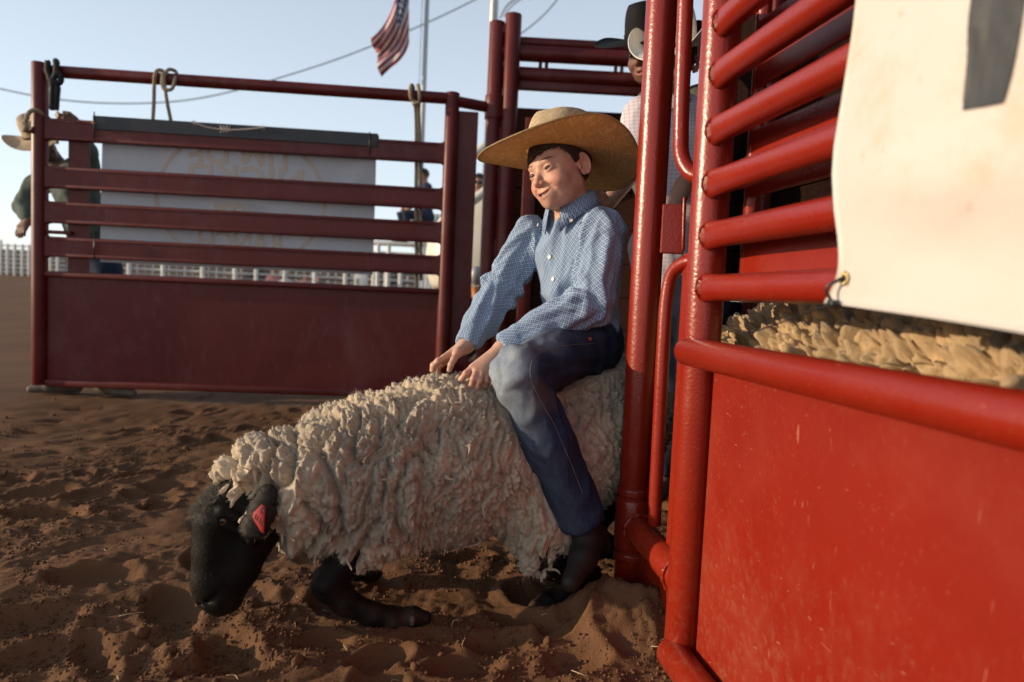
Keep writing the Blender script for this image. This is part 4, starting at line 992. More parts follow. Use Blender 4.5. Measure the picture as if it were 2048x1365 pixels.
# ================================================================ sheep
bm = bmesh.new()
def locks(P, Nn, Fl, L, r, rngs, lift=.011, nr=7, ns=6):
    """wool locks: bent, tapering, knobbly fingers lying along the flow Fl on points P"""
    n = len(P); t = np.linspace(0, 1, nr); B = np.cross(Nn, Fl)
    ph = rngs.random((n, 1))*6.3; cv_ = rngs.normal(size=(n, 1))*.35; wv = .0045*np.sin(t[None]*5.5+ph)*(L/.04)[:, None]
    lf = (lift*(.55+.9*rngs.random(n)))[:, None]
    h = lf*np.sin(np.clip(t[None]*1.15, 0, 1)*math.pi*.72)-.004*(1-t[None])
    C = P[:, None]+Fl[:, None]*(L[:, None]*t[None])[..., None]+B[:, None]*(wv+cv_*(t[None]**2)*L[:, None])[..., None]+Nn[:, None]*h[..., None]
    prof = np.array([.75, 1.0, 1.08, 1.02, .92, .70, .25])
    rad = r[:, None]*prof[None]*(1+.18*rngs.normal(size=(n, nr)))
    T = np.gradient(C, axis=1); T /= np.linalg.norm(T, axis=2, keepdims=True)+1e-9
    U = Nn[:, None]-T*np.sum(T*Nn[:, None], 2, keepdims=True); U /= np.linalg.norm(U, axis=2, keepdims=True)+1e-9; W_ = np.cross(T, U)
    a = np.linspace(0, 2*math.pi, ns, endpoint=False); rr = rad[:, :, None]*(1+.14*rngs.normal(size=(n, nr, ns)))
    v = C[:, :, None]+U[:, :, None]*(np.cos(a)[None, None, :, None]*rr[..., None]*.85)+W_[:, :, None]*(np.sin(a)[None, None, :, None]*rr[..., None])
    i = np.arange(nr-1)[:, None]*ns; j = np.arange(ns)[None]; q = np.stack([i+j, i+(j+1) % ns, i+ns+(j+1) % ns, i+ns+j], -1).reshape(-1, 4)
    f = (q[None]+(np.arange(n)*nr*ns)[:, None, None]).reshape(-1, 4)
    tcol = np.repeat(np.tile(t[None, :, None], (n, 1, ns)).reshape(-1), 1)
    return v.reshape(-1, 3), f, tcol, np.repeat(np.arange(n), nr*ns)
def sample(v, q, n, rngs):
    tri = np.vstack([q[:, [0, 1, 2]], q[:, [0, 2, 3]]]); A = v[tri]; cr = np.cross(A[:, 1]-A[:, 0], A[:, 2]-A[:, 0]); ar = np.linalg.norm(cr, axis=1); k = rngs.choice(len(tri), n, p=ar/ar.sum())
    u = rngs.random((n, 2)); m_ = u.sum(1) > 1; u[m_] = 1-u[m_]
    T = A[k]; return T[:, 0]+(T[:, 1]-T[:, 0])*u[:, :1]+(T[:, 2]-T[:, 0])*u[:, 1:], k % len(q)
def hairs(P, Nn, Fl, L, w_, rngs, up=.6):
    """fine fibres: slim bent blades"""
    n = len(P); d = Nn*(up+.5*rngs.random((n, 1)))+Fl*rngs.random((n, 1))+rngs.normal(size=(n, 3))*.35; d /= np.linalg.norm(d, axis=1)[:, None]
    s = np.cross(d, rngs.normal(size=(n, 3))); s /= np.linalg.norm(s, axis=1)[:, None]+1e-9; bnd = Fl*.35*L[:, None]
    m_ = P+d*L[:, None]*.55+bnd*.2; tip = P+d*L[:, None]*.9+bnd
    v = np.stack([P-s*w_, P+s*w_, m_+s*w_*.7, m_-s*w_*.7, tip], 1).reshape(-1, 3); k = (np.arange(n)*5)[:, None]
    q = np.hstack([k, k+1, k+2, k+3]); t3 = np.hstack([k+3, k+2, k+4, k+4])
    return v, np.vstack([q]), np.hstack([k+3, k+2, k+4])
def wool_mat(name):
    q = N(name); a = q.n('Attribute', attribute_name='Col'); n1 = q.noise(420, 4, .7, dist=.6); n2 = q.noise(70, 4, .6)
    col = q.mix(q.math('MULTIPLY', q.rampf(n1, .3, .75), .35), a.outputs['Color'], q.mix(.5, a.outputs['Color'], (.72, .62, .48)))
    q.set('Base Color', col); q.set('Roughness', 1.0); q.set('Specular IOR Level', .05); q.set('Sheen Weight', .25); q.set('Sheen Roughness', .6)
    q.set('Normal', q.bump(n1, .8, .0022, q.bump(n2, .5, .004))); return q.m
M['wool'] = wool_mat('wool')
M['fur'] = attr_mat('short_fur', .6, .16, .45, 300, .0015)
def combine(parts):
    vs_, q4, n = [], [], 0
    for v, q in parts:
        if q.shape[1] == 3: q = np.hstack([q, q[:, 2:3]])
        vs_.append(v); q4.append(q+n); n += len(v)
    return np.vstack(vs_), np.vstack(q4)
def mesh_mixed(name, v, q4, q3, mat, parent):
    """quads and triangles in one mesh"""
    off = np.zeros(3); o0 = parent
    while o0 is not None: off += np.array(o0.location); o0 = o0.parent
    me = bpy.data.meshes.new(name); v = (np.asarray(v)-off).astype(np.float32)
    me.vertices.add(len(v)); me.vertices.foreach_set('co', v.ravel()); nl = q4.size+q3.size
    me.loops.add(nl); me.loops.foreach_set('vertex_index', np.concatenate([q4.ravel(), q3.ravel()]).astype(np.int32))
    me.polygons.add(len(q4)+len(q3)); me.polygons.foreach_set('loop_start', np.concatenate([np.arange(len(q4))*4, len(q4)*4+np.arange(len(q3))*3]).astype(np.int32))
    me.update(calc_edges=True); me.polygons.foreach_set('use_smooth', np.ones(len(me.polygons), bool)); me.materials.append(mat)
    o = bpy.data.objects.new(name, me); COL.objects.link(o); o.parent = parent; return o
def worley(a):
    """nearest and second nearest jittered cell centre"""
    i = np.floor(a).astype(int); f1 = np.full(len(a), 9.); f2 = np.full(len(a), 9.); cid = np.zeros(len(a), int)
    for dx in (-1, 0, 1):
        for dy in (-1, 0, 1):
            for dz in (-1, 0, 1):
                c = i+np.array([dx, dy, dz]); m_ = c & 511; h_ = _perm[(_perm[(_perm[m_[:, 0]]+m_[:, 1]) & 511]+m_[:, 2]) & 511]
                j = _grad[h_]*.42+.5; d = np.linalg.norm(c+j-a, axis=1); w_ = d < f1
                f2 = np.where(w_, f1, np.minimum(f2, d)); cid = np.where(w_, h_, cid); f1 = np.where(w_, d, f1)
    return f1, f2, cid
def fleece(parent, fsdf, lo, hi, keep, nlock, nfuzz, seed, ax, size=1.0, blockers=None, red=None, h=.0033, fold_at=None, tint=(1, 1, 1), relief=1.0):
    rs = np.random.default_rng(seed)
    v, q = surf(fsdf, lo, hi, h, 4); nn = vnormals(v, q)
    ax = nrm(ax); lat = np.cross(V(0, 0, 1), ax)
    wp = np.stack([pn(v*6+5), pn(v*6+45), pn(v*6+85)], 1); wf = np.stack([pn(v*22+5), pn(v*22+45), pn(v*22+85)], 1)
    s_ = v.dot(ax)+.040*wp[:, 0]+.006*wf[:, 0]; l_ = v.dot(lat)+.035*wp[:, 1]+.006*wf[:, 1]; z_ = v[:, 2]+.060*wp[:, 2]+.010*wf[:, 2]+.22*(v.dot(ax)-v.dot(ax).mean())
    s_, l_, z_ = s_/size, l_/size, z_/size
    fr_ = np.clip((v-fold_at).dot(ax)*2.2+.55, .30, 1) if fold_at is not None else .6     # deep folds over neck and shoulder
    zd = z_+.35*s_                                                       # folds lean back from the throat
    n1 = np.abs(pn(np.stack([s_*17+zd*3, zd*5.5, l_*12], 1))); n2 = np.abs(pn(np.stack([s_*34+9, zd*12, l_*26], 1)))
    A2 = np.stack([s_*88, z_*40, l_*76], 1); A2 = A2+.55*np.stack([pn(A2*.8), pn(A2*.8+30), pn(A2*.8+60)], 1)
    A3 = np.stack([s_*175, z_*110, l_*160], 1); A3 = A3+.5*np.stack([pn(A3*.8), pn(A3*.8+30), pn(A3*.8+60)], 1)
    f1, f2, c1_ = worley(A2); g1, g2, c2_ = worley(A3)
    b1 = (1-(f1/.95)**2).clip(0, 1)*np.clip((f2-f1)*3.5, 0, 1)**.5; b2 = (1-(g1/.95)**2).clip(0, 1)*np.clip((g2-g1)*3.5, 0, 1)**.5
    hgt1 = .45+1.1*(c1_ % 17)/16; b3 = pn(np.stack([s_*330+9*wf[:, 0], z_*90, l_*300], 1))
    big = pn(v*np.array([7, 7, 4.5])+20)
    blk = np.ones(len(v))
    if blockers is not None: blk = np.clip(blockers(v)/.03, 0, 1)
    dsp = size*(.058*fr_*np.minimum(n1*2.4, .62)**.8+.020*np.minimum(n2*2.4, .62)**.8+relief*.0098*b1*hgt1+.0054*b2+.0010*b3+.012*big)-.032*size
    dsp = dsp-.030*(~keep(v))
    v = v+nn*(dsp*blk-.012*(1-blk))[:, None]; n0 = nn; nn = vnormals(v, q)
    crev = np.clip(.6*b1+.4*b2, 0, 1)
    base = np.array((.52, .410, .285))*tint; grey = np.array((.29, .235, .175))*tint
    def colour(P):
        c = np.tile(base, (len(P), 1)); g = np.clip(.40+1.3*pn(P*4.5+60)+.5*pn(P*17), 0, 1)[:, None]; c = c+(grey-c)*g*.8
        c = c*(1+.16*pn(P*38))[:, None]
        if red is not None: w_ = red(P)[:, None]; c = c+(np.array((.22, .165, .115))-c)*w_*.7
        return np.clip(c, .05, .8)
    sc_ = colour(v)*(.90+.20*(c2_ % 13)/12)[:, None]*(.92+.16*(c1_ % 11)/10)[:, None]
    P, fi = sample(v, q, nlock, rs); Np = nn[q[fi, 0]]
    k = keep(P) & (crev[q[fi, 0]] > .35); P, Np = P[k], Np[k]
    if blockers is not None: k = blockers(P) > .012; P, Np = P[k], Np[k]
    n = len(P)
    g = V(0, 0, -1)+np.stack([pn(P*9), pn(P*9+40), pn(P*9+80)], 1)*1.3+rs.normal(size=(n, 3))*.45
    Fl = g-Np*np.sum(g*Np, 1, keepdims=True); Fl /= np.linalg.norm(Fl, axis=1)[:, None]+1e-9
    L = size*(.014+.030*rs.random(n)**1.6); r = size*(.0016+.0026*rs.random(n)**1.5)
    lv, lf, lt, lid = locks(P, Np, Fl, L, r, rs, .006*size, 7, 5)
    cl = colour(P)*(1.04+.12*rs.normal(size=(n, 1))); lc = np.clip(cl, .05, .8)[lid]
    Pf, ff = sample(v, q, nfuzz, rs); Nf = n0[q[ff, 0]]*.6+nn[q[ff, 0]]*.4; kf = keep(Pf) & (crev[q[ff, 0]] > .3); Pf, Nf = Pf[kf], Nf[kf]
    if blockers is not None: kf = blockers(Pf) > .016; Pf, Nf = Pf[kf], Nf[kf]
    gf = V(0, 0, -1)+rs.normal(size=Pf.shape)*.9; Ff = gf-Nf*np.sum(gf*Nf, 1, keepdims=True); Ff /= np.linalg.norm(Ff, axis=1)[:, None]+1e-9
    hv_, hq_, ht_ = hairs(Pf, Nf, Ff, .004+.012*rs.random(len(Pf))**2, .00022, rs, .30)
    V_ = np.vstack([v, lv, hv_]); Q4 = np.vstack([q, lf+len(v), hq_+len(v)+len(lv)]); Q3 = ht_+len(v)+len(lv)
    o = mesh_mixed('fleece', V_, Q4, Q3, M['wool'], parent)
    vcol(o.data, np.vstack([sc_, lc, np.repeat(colour(Pf)*1.1, 5, 0)]))
    return o
# --- the ridden sheep
BODY = [(at(1225, 835, 1.95), .175), (at(1150, 860, 1.86), .200), (at(1060, 893, 1.780), .208), (at(900, 917, 1.660), .192), (at(770, 942, 1.585), .168), (at(645, 966, 1.520), .120), (at(552, 985, 1.475), .086), (at(512, 968, 1.462), .052), (at(494, 970, 1.450), .032)]
heading = nrm((BODY[5][0]-BODY[1][0])*V(1, 1, 0)); hside = np.cross(V(0, 0, 1), heading)      # to the sheep's left, towards the camera
THIGH = [(at(1135, 930, 1.72), .12), (at(1085, 1050, 1.62), .088), (at(1082, 1125, 1.585), .046)]
ELB = [(at(775, 1020, 1.52), .085), (at(725, 1080, 1.500), .050)]
def body_sdf(p):
    d = chain(p, BODY, .06)
    d = smin(d, chain(p, THIGH, .04), .05)
    d = smin(d, chain(p, ELB, .03), .05)
    return d
LEGS = [[(at(725, 1085, 1.500), .042), (at(676, 1138, 1.480), .033), (at(660, 1168, 1.476), .037), (at(690, 1204, 1.475), .027), (at(745, 1230, 1.485), .025), (at(786, 1240, 1.495), .030)],
        [(at(725, 1050, 1.64), .040), (at(675, 1090, 1.66), .033), (at(700, 1130, 1.69), .026), (at(725, 1140, 1.70), .025)],
        [(at(1082, 1110, 1.590), .050), (at(1172, 1155, 1.655), .036), (at(1120, 1195, 1.620), .030), (at(1092, 1212, 1.600), .028)],
        [(at(1215, 960, 1.98), .09), (at(1160, 1060, 1.92), .055), (at(1215, 1095, 1.97), .034), (at(1180, 1130, 1.95), .026)]]
def hoof_pts(a, b): return [(a-(b-a)*.25, .031), (a+(b-a)*.2, .024), (a+(b-a)*.5, .029), (b, .017)]
HOOF = [(at(800, 1240, 1.500), at(848, 1236, 1.510)), (at(725, 1140, 1.70), at(752, 1146, 1.71)), (at(1090, 1213, 1.598), at(1066, 1232, 1.580)), (at(1180, 1130, 1.95), at(1155, 1145, 1.94))]
HY = 1.425
HEADC = [(at(468, 1000, HY+.015), .050), (at(442, 1040, HY), .050), (at(434, 1100, HY-.008), .043), (at(425, 1158, HY-.012), .037), (at(414, 1188, HY-.012), .026)]
JAWC = [(at(520, 1062, HY+.010), .044), (at(478, 1140, HY), .036), (at(452, 1196, HY-.008), .029), (at(438, 1212, HY-.010), .019)]
def ear_leaf(p, a, b, w1, nrm_):
    ax = nrm(b-a); L = np.linalg.norm(b-a); nz_ = nrm(nrm_-ax*np.dot(nrm_, ax)); sx = np.cross(ax, nz_); q = p-a
    s = q.dot(ax); x = q.dot(sx); n = q.dot(nz_)+.35*x*x/w1; h = np.clip(s/L, 0, 1); wd = w1*(.45+1.1*h-.95*h**3).clip(.2)
    return (np.sqrt((x/wd)**2+(n/.007)**2+(np.maximum(np.abs(s-L/2)-L/2+.012, 0)/.012)**2)-1)*.0065
EA, EB = at(542, 968, 1.365), at(493, 1078, 1.318); FA, FB = at(500, 965, 1.50), at(470, 1030, 1.55)
HCEN = at(470, 1080, HY)
def sheep_sdf(p):
    d = body_sdf(p)+.020
    m_ = np.linalg.norm(p-HCEN, axis=1) < .32
    if m_.any(): d[m_] = sheep_head(p[m_], d[m_])
    m_ = p[:, 2] < .48
    if m_.any():
        pp = p[m_]; e = d[m_]
        for l in LEGS: e = smin(e, chain(pp, l, .015), .02)
        for a, b in HOOF: e = smin(e, chain(pp, hoof_pts(a, b), .004), .004)
        d[m_] = e
    return d
def sheep_head(p, d):
    hd = smin(chain(p, HEADC, .03), chain(p, JAWC, .025), .03)
    hd = smin(hd, rcone(p, at(520, 1020, HY+.03), BODY[5][0], .05, .08), .03)
    hd = smax(hd, -chain(p, [(at(402, 1206, HY-.030), .005), (at(424, 1198, HY-.048), .005), (at(452, 1172, HY-.052), .003)], .002), .004)
    hd = smax(hd, -ell(p, at(402, 1172, HY-.036), (.009, .008, .010)), .004)
    hd = smin(hd, sph(p, at(447, 1041, HY-.040), .015), .008); hd = smax(hd, -sph(p, at(447, 1041, HY-.054), .010), .003)
    hd = smin(hd, chain(p, [(at(420, 1018, HY-.034), .010), (at(446, 1022, HY-.046), .011), (at(474, 1040, HY-.044), .009)], .006), .012)     # brow ridge
    hd = smin(hd, chain(p, [(at(462, 1058, HY-.047), .008), (at(500, 1085, HY-.046), .010)], .006), .014)                                      # cheek bone
    hd = smax(hd, -ell(p, at(462, 1105, HY-.062), (.030, .014, .050)), .022)                                                                  # hollow of the cheek
    hd = smin(hd, ell(p, at(404, 1168, HY-.026), (.014, .016, .012)), .008)
    d = smin(d, hd, .03)
    d = smin(d, ear_leaf(p, EA, EB, .041, V(-.25, -.95, .1)), .006); return smin(d, ear_leaf(p, FA, FB, .030, V(-.25, .95, .1)), .006)
sroot = gnd(900, 1180)
sh = empty('sheep', V(sroot[0], sroot[1], 0), 'black faced woolly sheep lunging forward with head down under the boy', 'sheep')
P_ = np.vstack([b[0] for b in BODY+HEADC+JAWC]+[l[0] for g_ in LEGS for l in g_]+[h for g_ in HOOF for h in g_])
bv, bq = surf(sheep_sdf, P_.min(0)-.26, P_.max(0)+.24, .0066)
dbody = body_sdf(bv); skin_ = dbody < .0; 
legd = np.minimum.reduce([chain(bv, l, .015) for l in LEGS]); hdd = np.minimum(chain(bv, HEADC, .03), chain(bv, JAWC, .03))
fur_zone = (hdd < .022) | (legd < .012) | (ear_leaf(bv, EA, EB, .041, V(-.25, -.95, .1)) < .012) | (ear_leaf(bv, FA, FB, .030, V(-.25, .95, .1)) < .012)
cb = np.tile(np.array((.16, .12, .09)), (len(bv), 1)); dk = np.array((.0070, .0050, .0038))
fz = fur_zone & ~((dbody < -.02) & (hdd > .03)); cb[fz] = dk*(1+.5*pn(bv[fz]*60))[:, None]
hfd = np.minimum.reduce([rcone(bv, a+(b-a)*.35, b, .026, .03) for a, b in HOOF]); eard = ear_leaf(bv, EA, EB, .041, V(-.25, -.95, .1)); cb[eard < .004] = np.array((.018, .013, .0095))*(1+.4*pn(bv[eard < .004]*50))[:, None]
cb[hfd < .003] = (.010, .0085, .007)
mz = np.exp(-(np.linalg.norm(bv-at(410, 1185, HY-.02), axis=1)/.045)**2); cb = cb+(np.array((.026, .020, .016))-cb)*(mz*.8)[:, None]
dusty = np.clip(.10-bv[:, 2], 0, .1)/.1*np.clip(pn(bv*30)*1.5+.2, 0, 1); cb = cb+(np.array((.10, .05, .028))-cb)*(dusty*.5)[:, None]
so_ = add('body', (bv, bq), M['fur'], sh); vcol(so_.data, np.clip(cb, 0, 1))
def wkeep(P):
    a = np.minimum.reduce([chain(P, l[1:], .015) for l in LEGS]); h_ = np.minimum(chain(P, HEADC, .03), chain(P, JAWC, .03)); e_ = ear_leaf(P, EA, EB, .041, V(-.25, -.95, .1))
    crown_ = (P[:, 2] > at(480, 992, 1.45)[2]) & (P[:, 0] > at(448, 980, 1.45)[0]); return ((h_ > .018) | crown_) & (a > .012) & (e_ > .017) & (P[:, 2] > .09)
def boy_block(P): return np.minimum(np.minimum(jeans_sdf(P), hand_sdf(P, LH, J['lwr'])), hand_sdf(P, RH, J['rwr']))+.004
def redz(P):
    w_ = np.clip(.30-P[:, 2], 0, .25)/.25*.5+np.clip((P-BODY[2][0]).dot(-heading)*3+.2, 0, 1)*np.clip(.42-P[:, 2], 0, .2)/.2*.35; return np.clip(w_*(.7+.9*pn(P*8)), 0, .75)
P2_ = np.vstack([b[0] for b in BODY+THIGH+ELB])
fl_ = fleece(sh, body_sdf, P2_.min(0)-.24, P2_.max(0)+.24, wkeep, 500, 130000, 3, heading, 1.0, boy_block, redz, .0033, BODY[4][0])
# short fur on face, ears and legs, and a grizzled woolly forelock
rs = np.random.default_rng(5)
Pf, ff = sample(bv, bq[fz[bq].all(1)], 40000, rs); qf = bq[fz[bq].all(1)]; bn = vnormals(bv, bq); Nf = bn[qf[ff, 0]]
fl = V(-.15, 0, -1)-Nf*(V(-.15, 0, -1)*Nf).sum(1, keepdims=True); fl /= np.linalg.norm(fl, axis=1)[:, None]+1e-9
kk = hfd[qf[ff, 0]] > .004; Pf, Nf, fl = Pf[kk], Nf[kk], fl[kk]
hd_f = np.minimum(chain(Pf, HEADC, .03), chain(Pf, JAWC, .03)) < .02; hv_, hq_, ht_ = hairs(Pf, Nf, fl*1.6, (.004+.005*rs.random(len(Pf)))*np.where(hd_f, .5, 1), .00030, rs, .10)
o = mesh_mixed('short_fur', hv_, hq_, ht_, M['fur'], sh); cf_ = np.repeat(np.array((.0100, .0066, .0045))*(1+.7*np.abs(rs.normal(size=(len(Pf), 1))))*np.ones((1, 3)), 5, 0); vcol(o.data, np.clip(cf_, 0, .3))
fc = at(412, 985, HY-.005); m_ = (np.linalg.norm((Pf-fc)*V(1, .8, .85), axis=1) < .046) & (Nf.dot(nrm(V(-.7, -.2, .8))) > .05)
Pw, Nw = Pf[m_], Nf[m_]; k3 = np.tile(np.arange(len(Pw)), 4); Pw, Nw = Pw[k3]+rs.normal(size=(len(k3), 3))*.002, Nw[k3]; gw = V(-.3, 0, -.6)+rs.normal(size=Pw.shape)*.9; Fw = gw-Nw*np.sum(gw*Nw, 1, keepdims=True); Fw /= np.linalg.norm(Fw, axis=1)[:, None]
hv_, hq_, ht_ = hairs(Pw, Nw, Fw, .006+.013*rs.random(len(Pw)), .00030, rs, .5); o = mesh_mixed('forelock', hv_, hq_, ht_, M['wool'], sh); vcol(o.data, np.repeat(np.array((.15, .12, .09))*(.4+1.0*rs.random((len(Pw), 1))), 5, 0))
ec = at(447, 1041, HY-.043); v = ec+uv_v*.0115; look = nrm(V(-.35, -.93, .05)); a = uv_v.dot(look); c = np.tile(np.array((.09, .055, .022)), (len(v), 1)); q3 = uv_v-look*a[:, None]
c[(a > .6) & (np.abs(q3[:, 2]) < .30)] = (.003, .003, .003); c[a < .35] = (.006, .005, .004)
o = add('eye', (v, uv_f), M['eye'], sh); vcol(o.data, c)
# ear tag with dark figures
M['tag'] = simple('ear_tag_plastic', (.33, .003, .006), .7, (.28, .0025, .005), 30)
tc_ = at(521, 1037, 1.312); tx_ = nrm(at(540, 1043, 1.312)-at(502, 1030, 1.312)); tn = nrm(V(-.2, -1, .1)); tx_ = nrm(tx_-tn*tx_.dot(tn)); ty_ = np.cross(tn, tx_); ty_ = ty_ if ty_[2] > 0 else -ty_
k_ = .00105
to = add('ear_tag', prism([(-17*k_, 4*k_), (-7*k_, 25*k_), (2*k_, 24*k_), (17*k_, -24*k_), (8*k_, -22*k_), (-16*k_, -4*k_)], tc_, tx_, ty_, tn, .0022, .0006), M['tag'], sh)
M['ink'] = simple('tag_ink', (.05, .01, .012), .5)
D_ = []
for (x, y, h) in [(-2, 13, 6), (-10, 0, 9), (-5, -2, 9), (1, -4, 9), (6, -7, 9)]:
    D_.append(box(tc_+tx_*x*k_+ty_*y*k_+tn*.00125, tx_, ty_, tn, 2.2*k_, h*k_, .0003, 0))
    D_.append(box(tc_+tx_*(x+1)*k_+ty_*(y-h/2)*k_+tn*.00126, tx_, ty_, tn, 3.5*k_, 1.6*k_, .0003, 0))
add('figures', join(*D_), M['ink'], to, False)
add('tag_stud', disc(tc_+ty_*18*k_+tn*.0012, tn, .0035, .0015), M['ink'], to)

# --- the sheep waiting in the chute
S2 = [(cp(.22, .530, -.33), .200), (cp(-.05, .545, -.33), .225), (cp(-.55, .545, -.33), .225), (cp(-.85, .51, -.34), .17)]
S2L = [[(cp(s, .40, n), .07), (cp(s+.02, .22, n), .04), (cp(s, .03, n), .028)] for s in (.15, -.70) for n in (-.22, -.42)]
S2H = [(cp(-.85, .52, -.32), .13), (cp(-1.08, .62, -.34), .09), (cp(-1.20, .60, -.34), .06), (cp(-1.34, .50, -.34), .036)]
def s2_body(p): return chain(p, S2, .05)
def s2_sdf(p):
    d = smin(s2_body(p)+.02, chain(p, S2H, .04), .04)
    for l in S2L: d = smin(d, chain(p, l, .02), .03)
    return d
s2 = empty('sheep', cp(-.3, 0, -.32), 'second sheep waiting in the chute, its yellowish fleece showing between red rails', 'sheep')
A_ = np.vstack([cp(-1.45, 0, -.62), cp(.35, .85, -.05)])
v_, q_ = surf(s2_sdf, np.minimum(A_[0], A_[1])-.15, np.maximum(A_[0], A_[1])+.1, .014)
o = add('body', (v_, q_), M['fur'], s2); c_ = np.tile(np.array((.10, .075, .05)), (len(v_), 1)); c_[chain(v_, S2H[1:], .03) < .03] = (.012, .01, .009); c_[v_[:, 2] < .3] = (.012, .01, .009); vcol(o.data, c_)
B_ = np.vstack([b[0] for b in S2])
fleece(s2, s2_body, B_.min(0)-.27, B_.max(0)+.27, lambda P: ((P-PB).dot(cN) > -.42) & (P[:, 2] > .45) & (chain(P, S2H[1:], .03) > .02), 40, 45000, 9, cD, 1.75, None, None, .0040, None, (.92, .76, .52), 1.9)
# a loose tuft where the foreleg leaves the fleece
# ================================================================ other people
def cloth_mat(name, c, c2=None, chk=None):
    q = N(name); c2 = c2 or tuple(x*.75 for x in c); col = q.ramp(q.noise(9, 4, .6), [(.3, c2), (.7, c)])
    if chk:
        mp = q.n('Mapping'); mp.inputs['Scale'].default_value = (chk[0],)*3; q.l(q.tc.outputs['Object'], mp.inputs[0]); sp = q.n('SeparateXYZ'); q.l(mp.outputs[0], sp.inputs[0])
        fx = q.math('LESS_THAN', q.math('FRACT', sp.outputs[0]), .3); fz = q.math('LESS_THAN', q.math('FRACT', sp.outputs[2]), .3)
        col = q.mix(q.math('MULTIPLY', q.math('ADD', fx, fz), .5), col, chk[1])
    q.set('Base Color', col); q.set('Roughness', .9); q.set('Specular IOR Level', .15); q.set('Normal', q.bump(q.noise(45, 4, .6), .3, .006)); return q.m
def person(label, j, face, up, hs, h, shirt, trousers, boots, skin=(.42, .22, .14), hair=(.04, .024, .015), hat=None, sleeve=1.0, beard=False, group=None, cat='person', k=1.0, headh=None, fingers=False):
    """j: joints in the place; face, up: head directions; hs: head scale; h: voxel of clothes; k: body girth"""
    pel = np.asarray(j['pel']); root = empty('person', V(pel[0], pel[1], min(j['la'][2], j['ra'][2])), label, cat, group)
    f = nrm(face); x = nrm(np.cross(f, up)); z = np.cross(x, f); R = np.stack([x, f, z], 1); O = np.asarray(j['head'])
    hh = headh or h*.5
    ls, rs_, nk = map(np.asarray, (j['ls'], j['rs'], j['neck'])); HF = []
    for w_, e_ in (('lw', 'le'), ('rw', 're')):
        W_, E_ = np.asarray(j[w_]), np.asarray(j[e_]); d_ = nrm(W_-E_); pd = j.get(w_+'p', None); pd = nrm(pd) if pd is not None else d_
        sd_ = nrm(np.cross(pd, V(.2, .9, .4))); dn = np.cross(pd, sd_); tips = []; curl = j.get('curl', .5)
        for i in range(4):
            b = W_+pd*.085*k+sd_*(i-1.5)*.019*k; L_ = (.072, .080, .074, .058)[i]*k; m1 = b+(pd*(1-curl*.3)-dn*curl*.7)*L_*.5; m2 = m1+(pd*(1-curl)-dn*curl)*L_*.45; tips.append([b, m1, m2])
        HF.append((W_, pd, tips, [W_+pd*.03*k-sd_*.030*k, W_+pd*.065*k-sd_*.050*k-dn*.012, W_+pd*.095*k-sd_*.045*k-dn*.025]))
    def full(p):
        d = rcone(p, nk, pel, .07*k, .10*k); d = smin(d, rcone(p, O+R.dot(V(0, -.02, -.05))*hs, nk, .052*hs, .056*hs), .02)
        for s_ in 'lr': d = smin(d, chain(p, [(nk-V(0, 0, .03), .05*k), (np.asarray(j[s_+'s']), .048*k), (np.asarray(j[s_+'e']), .040*k), (np.asarray(j[s_+'w']), .027*k)], .03), .02)
        for W_, pd, tips, th in HF:
            m_ = np.linalg.norm(p-W_-pd*.08*k, axis=1) < .16*k
            if m_.any():
                pp = p[m_]; e = d[m_]
                for t_ in tips: e = smin(e, rcone(pp, W_+pd*.015, t_[0], .019*k, .0125*k), .015); e = smin(e, chain(pp, [(t_[0], .0105*k), (t_[1], .0100*k), (t_[2], .0088*k)], .004), .003)
                d[m_] = smin(e, chain(pp, [(th[0], .016*k), (th[1], .012*k), (th[2], .010*k)], .006), .008)
        m_ = np.linalg.norm(p-O, axis=1) < .17*hs
        if m_.any(): d[m_] = smin(d[m_], head_sdf((p[m_]-O).dot(R)/hs, face=hh < .0065)*hs, .015)
        return d
    PP = np.vstack([pel, nk, O]+[j[a+b] for a in 'lr' for b in 'sew']+[t for h_ in HF for t_ in h_[2] for t in t_]); lo_ = np.minimum(PP.min(0)-.06*k, O-.14*hs); hi_ = np.maximum(PP.max(0)+.06*k, O+.14*hs)
    v, q_ = surf(full, lo_, hi_, hh, 5); pl = (v-O).dot(R)/hs; c = np.tile(np.array(skin), (len(v), 1))*(1+.1*pn(v*60))[:, None]; nh = np.linalg.norm(pl, axis=1) < .15; c[nh] = head_cols(pl[nh], skin, tuple(np.array(skin)*V(1.05, .7, .65)))
    if beard: b = nh & (pl[:, 1] > -.02) & (pl[:, 2] < -.045) & (pl[:, 2] > -.12); c[b] = c[b]*.25+np.array(hair)*.75
    o = add('body', (v, q_), M['skin'], root); vcol(o.data, c)
    if hh < .0065: make_eyes(root, O, R, hs)
    def hl(ang, p): a = np.abs(ang); return np.interp(a, [0, .9, 1.3, 1.6, 1.9, 3.14], [.055, .050, .02, -.02, -.045, -.055])
    v, q_, hp_ = hair_vf(O, R, hs, max(hh, .004), hl); o = add('hair', (v, q_), M['hair'], root); vcol(o.data, np.tile(np.array(hair), (len(v), 1))*(1+.4*pn(v*120))[:, None])
    # shirt
    ls, rs_, nk = map(np.asarray, (j['ls'], j['rs'], j['neck'])); ax = nrm(nk-pel); sx = nrm(rs_-ls); fy = np.cross(ax, sx)
    TRp = np.stack([sx, fy, ax], 1); L_ = np.linalg.norm(nk-pel)
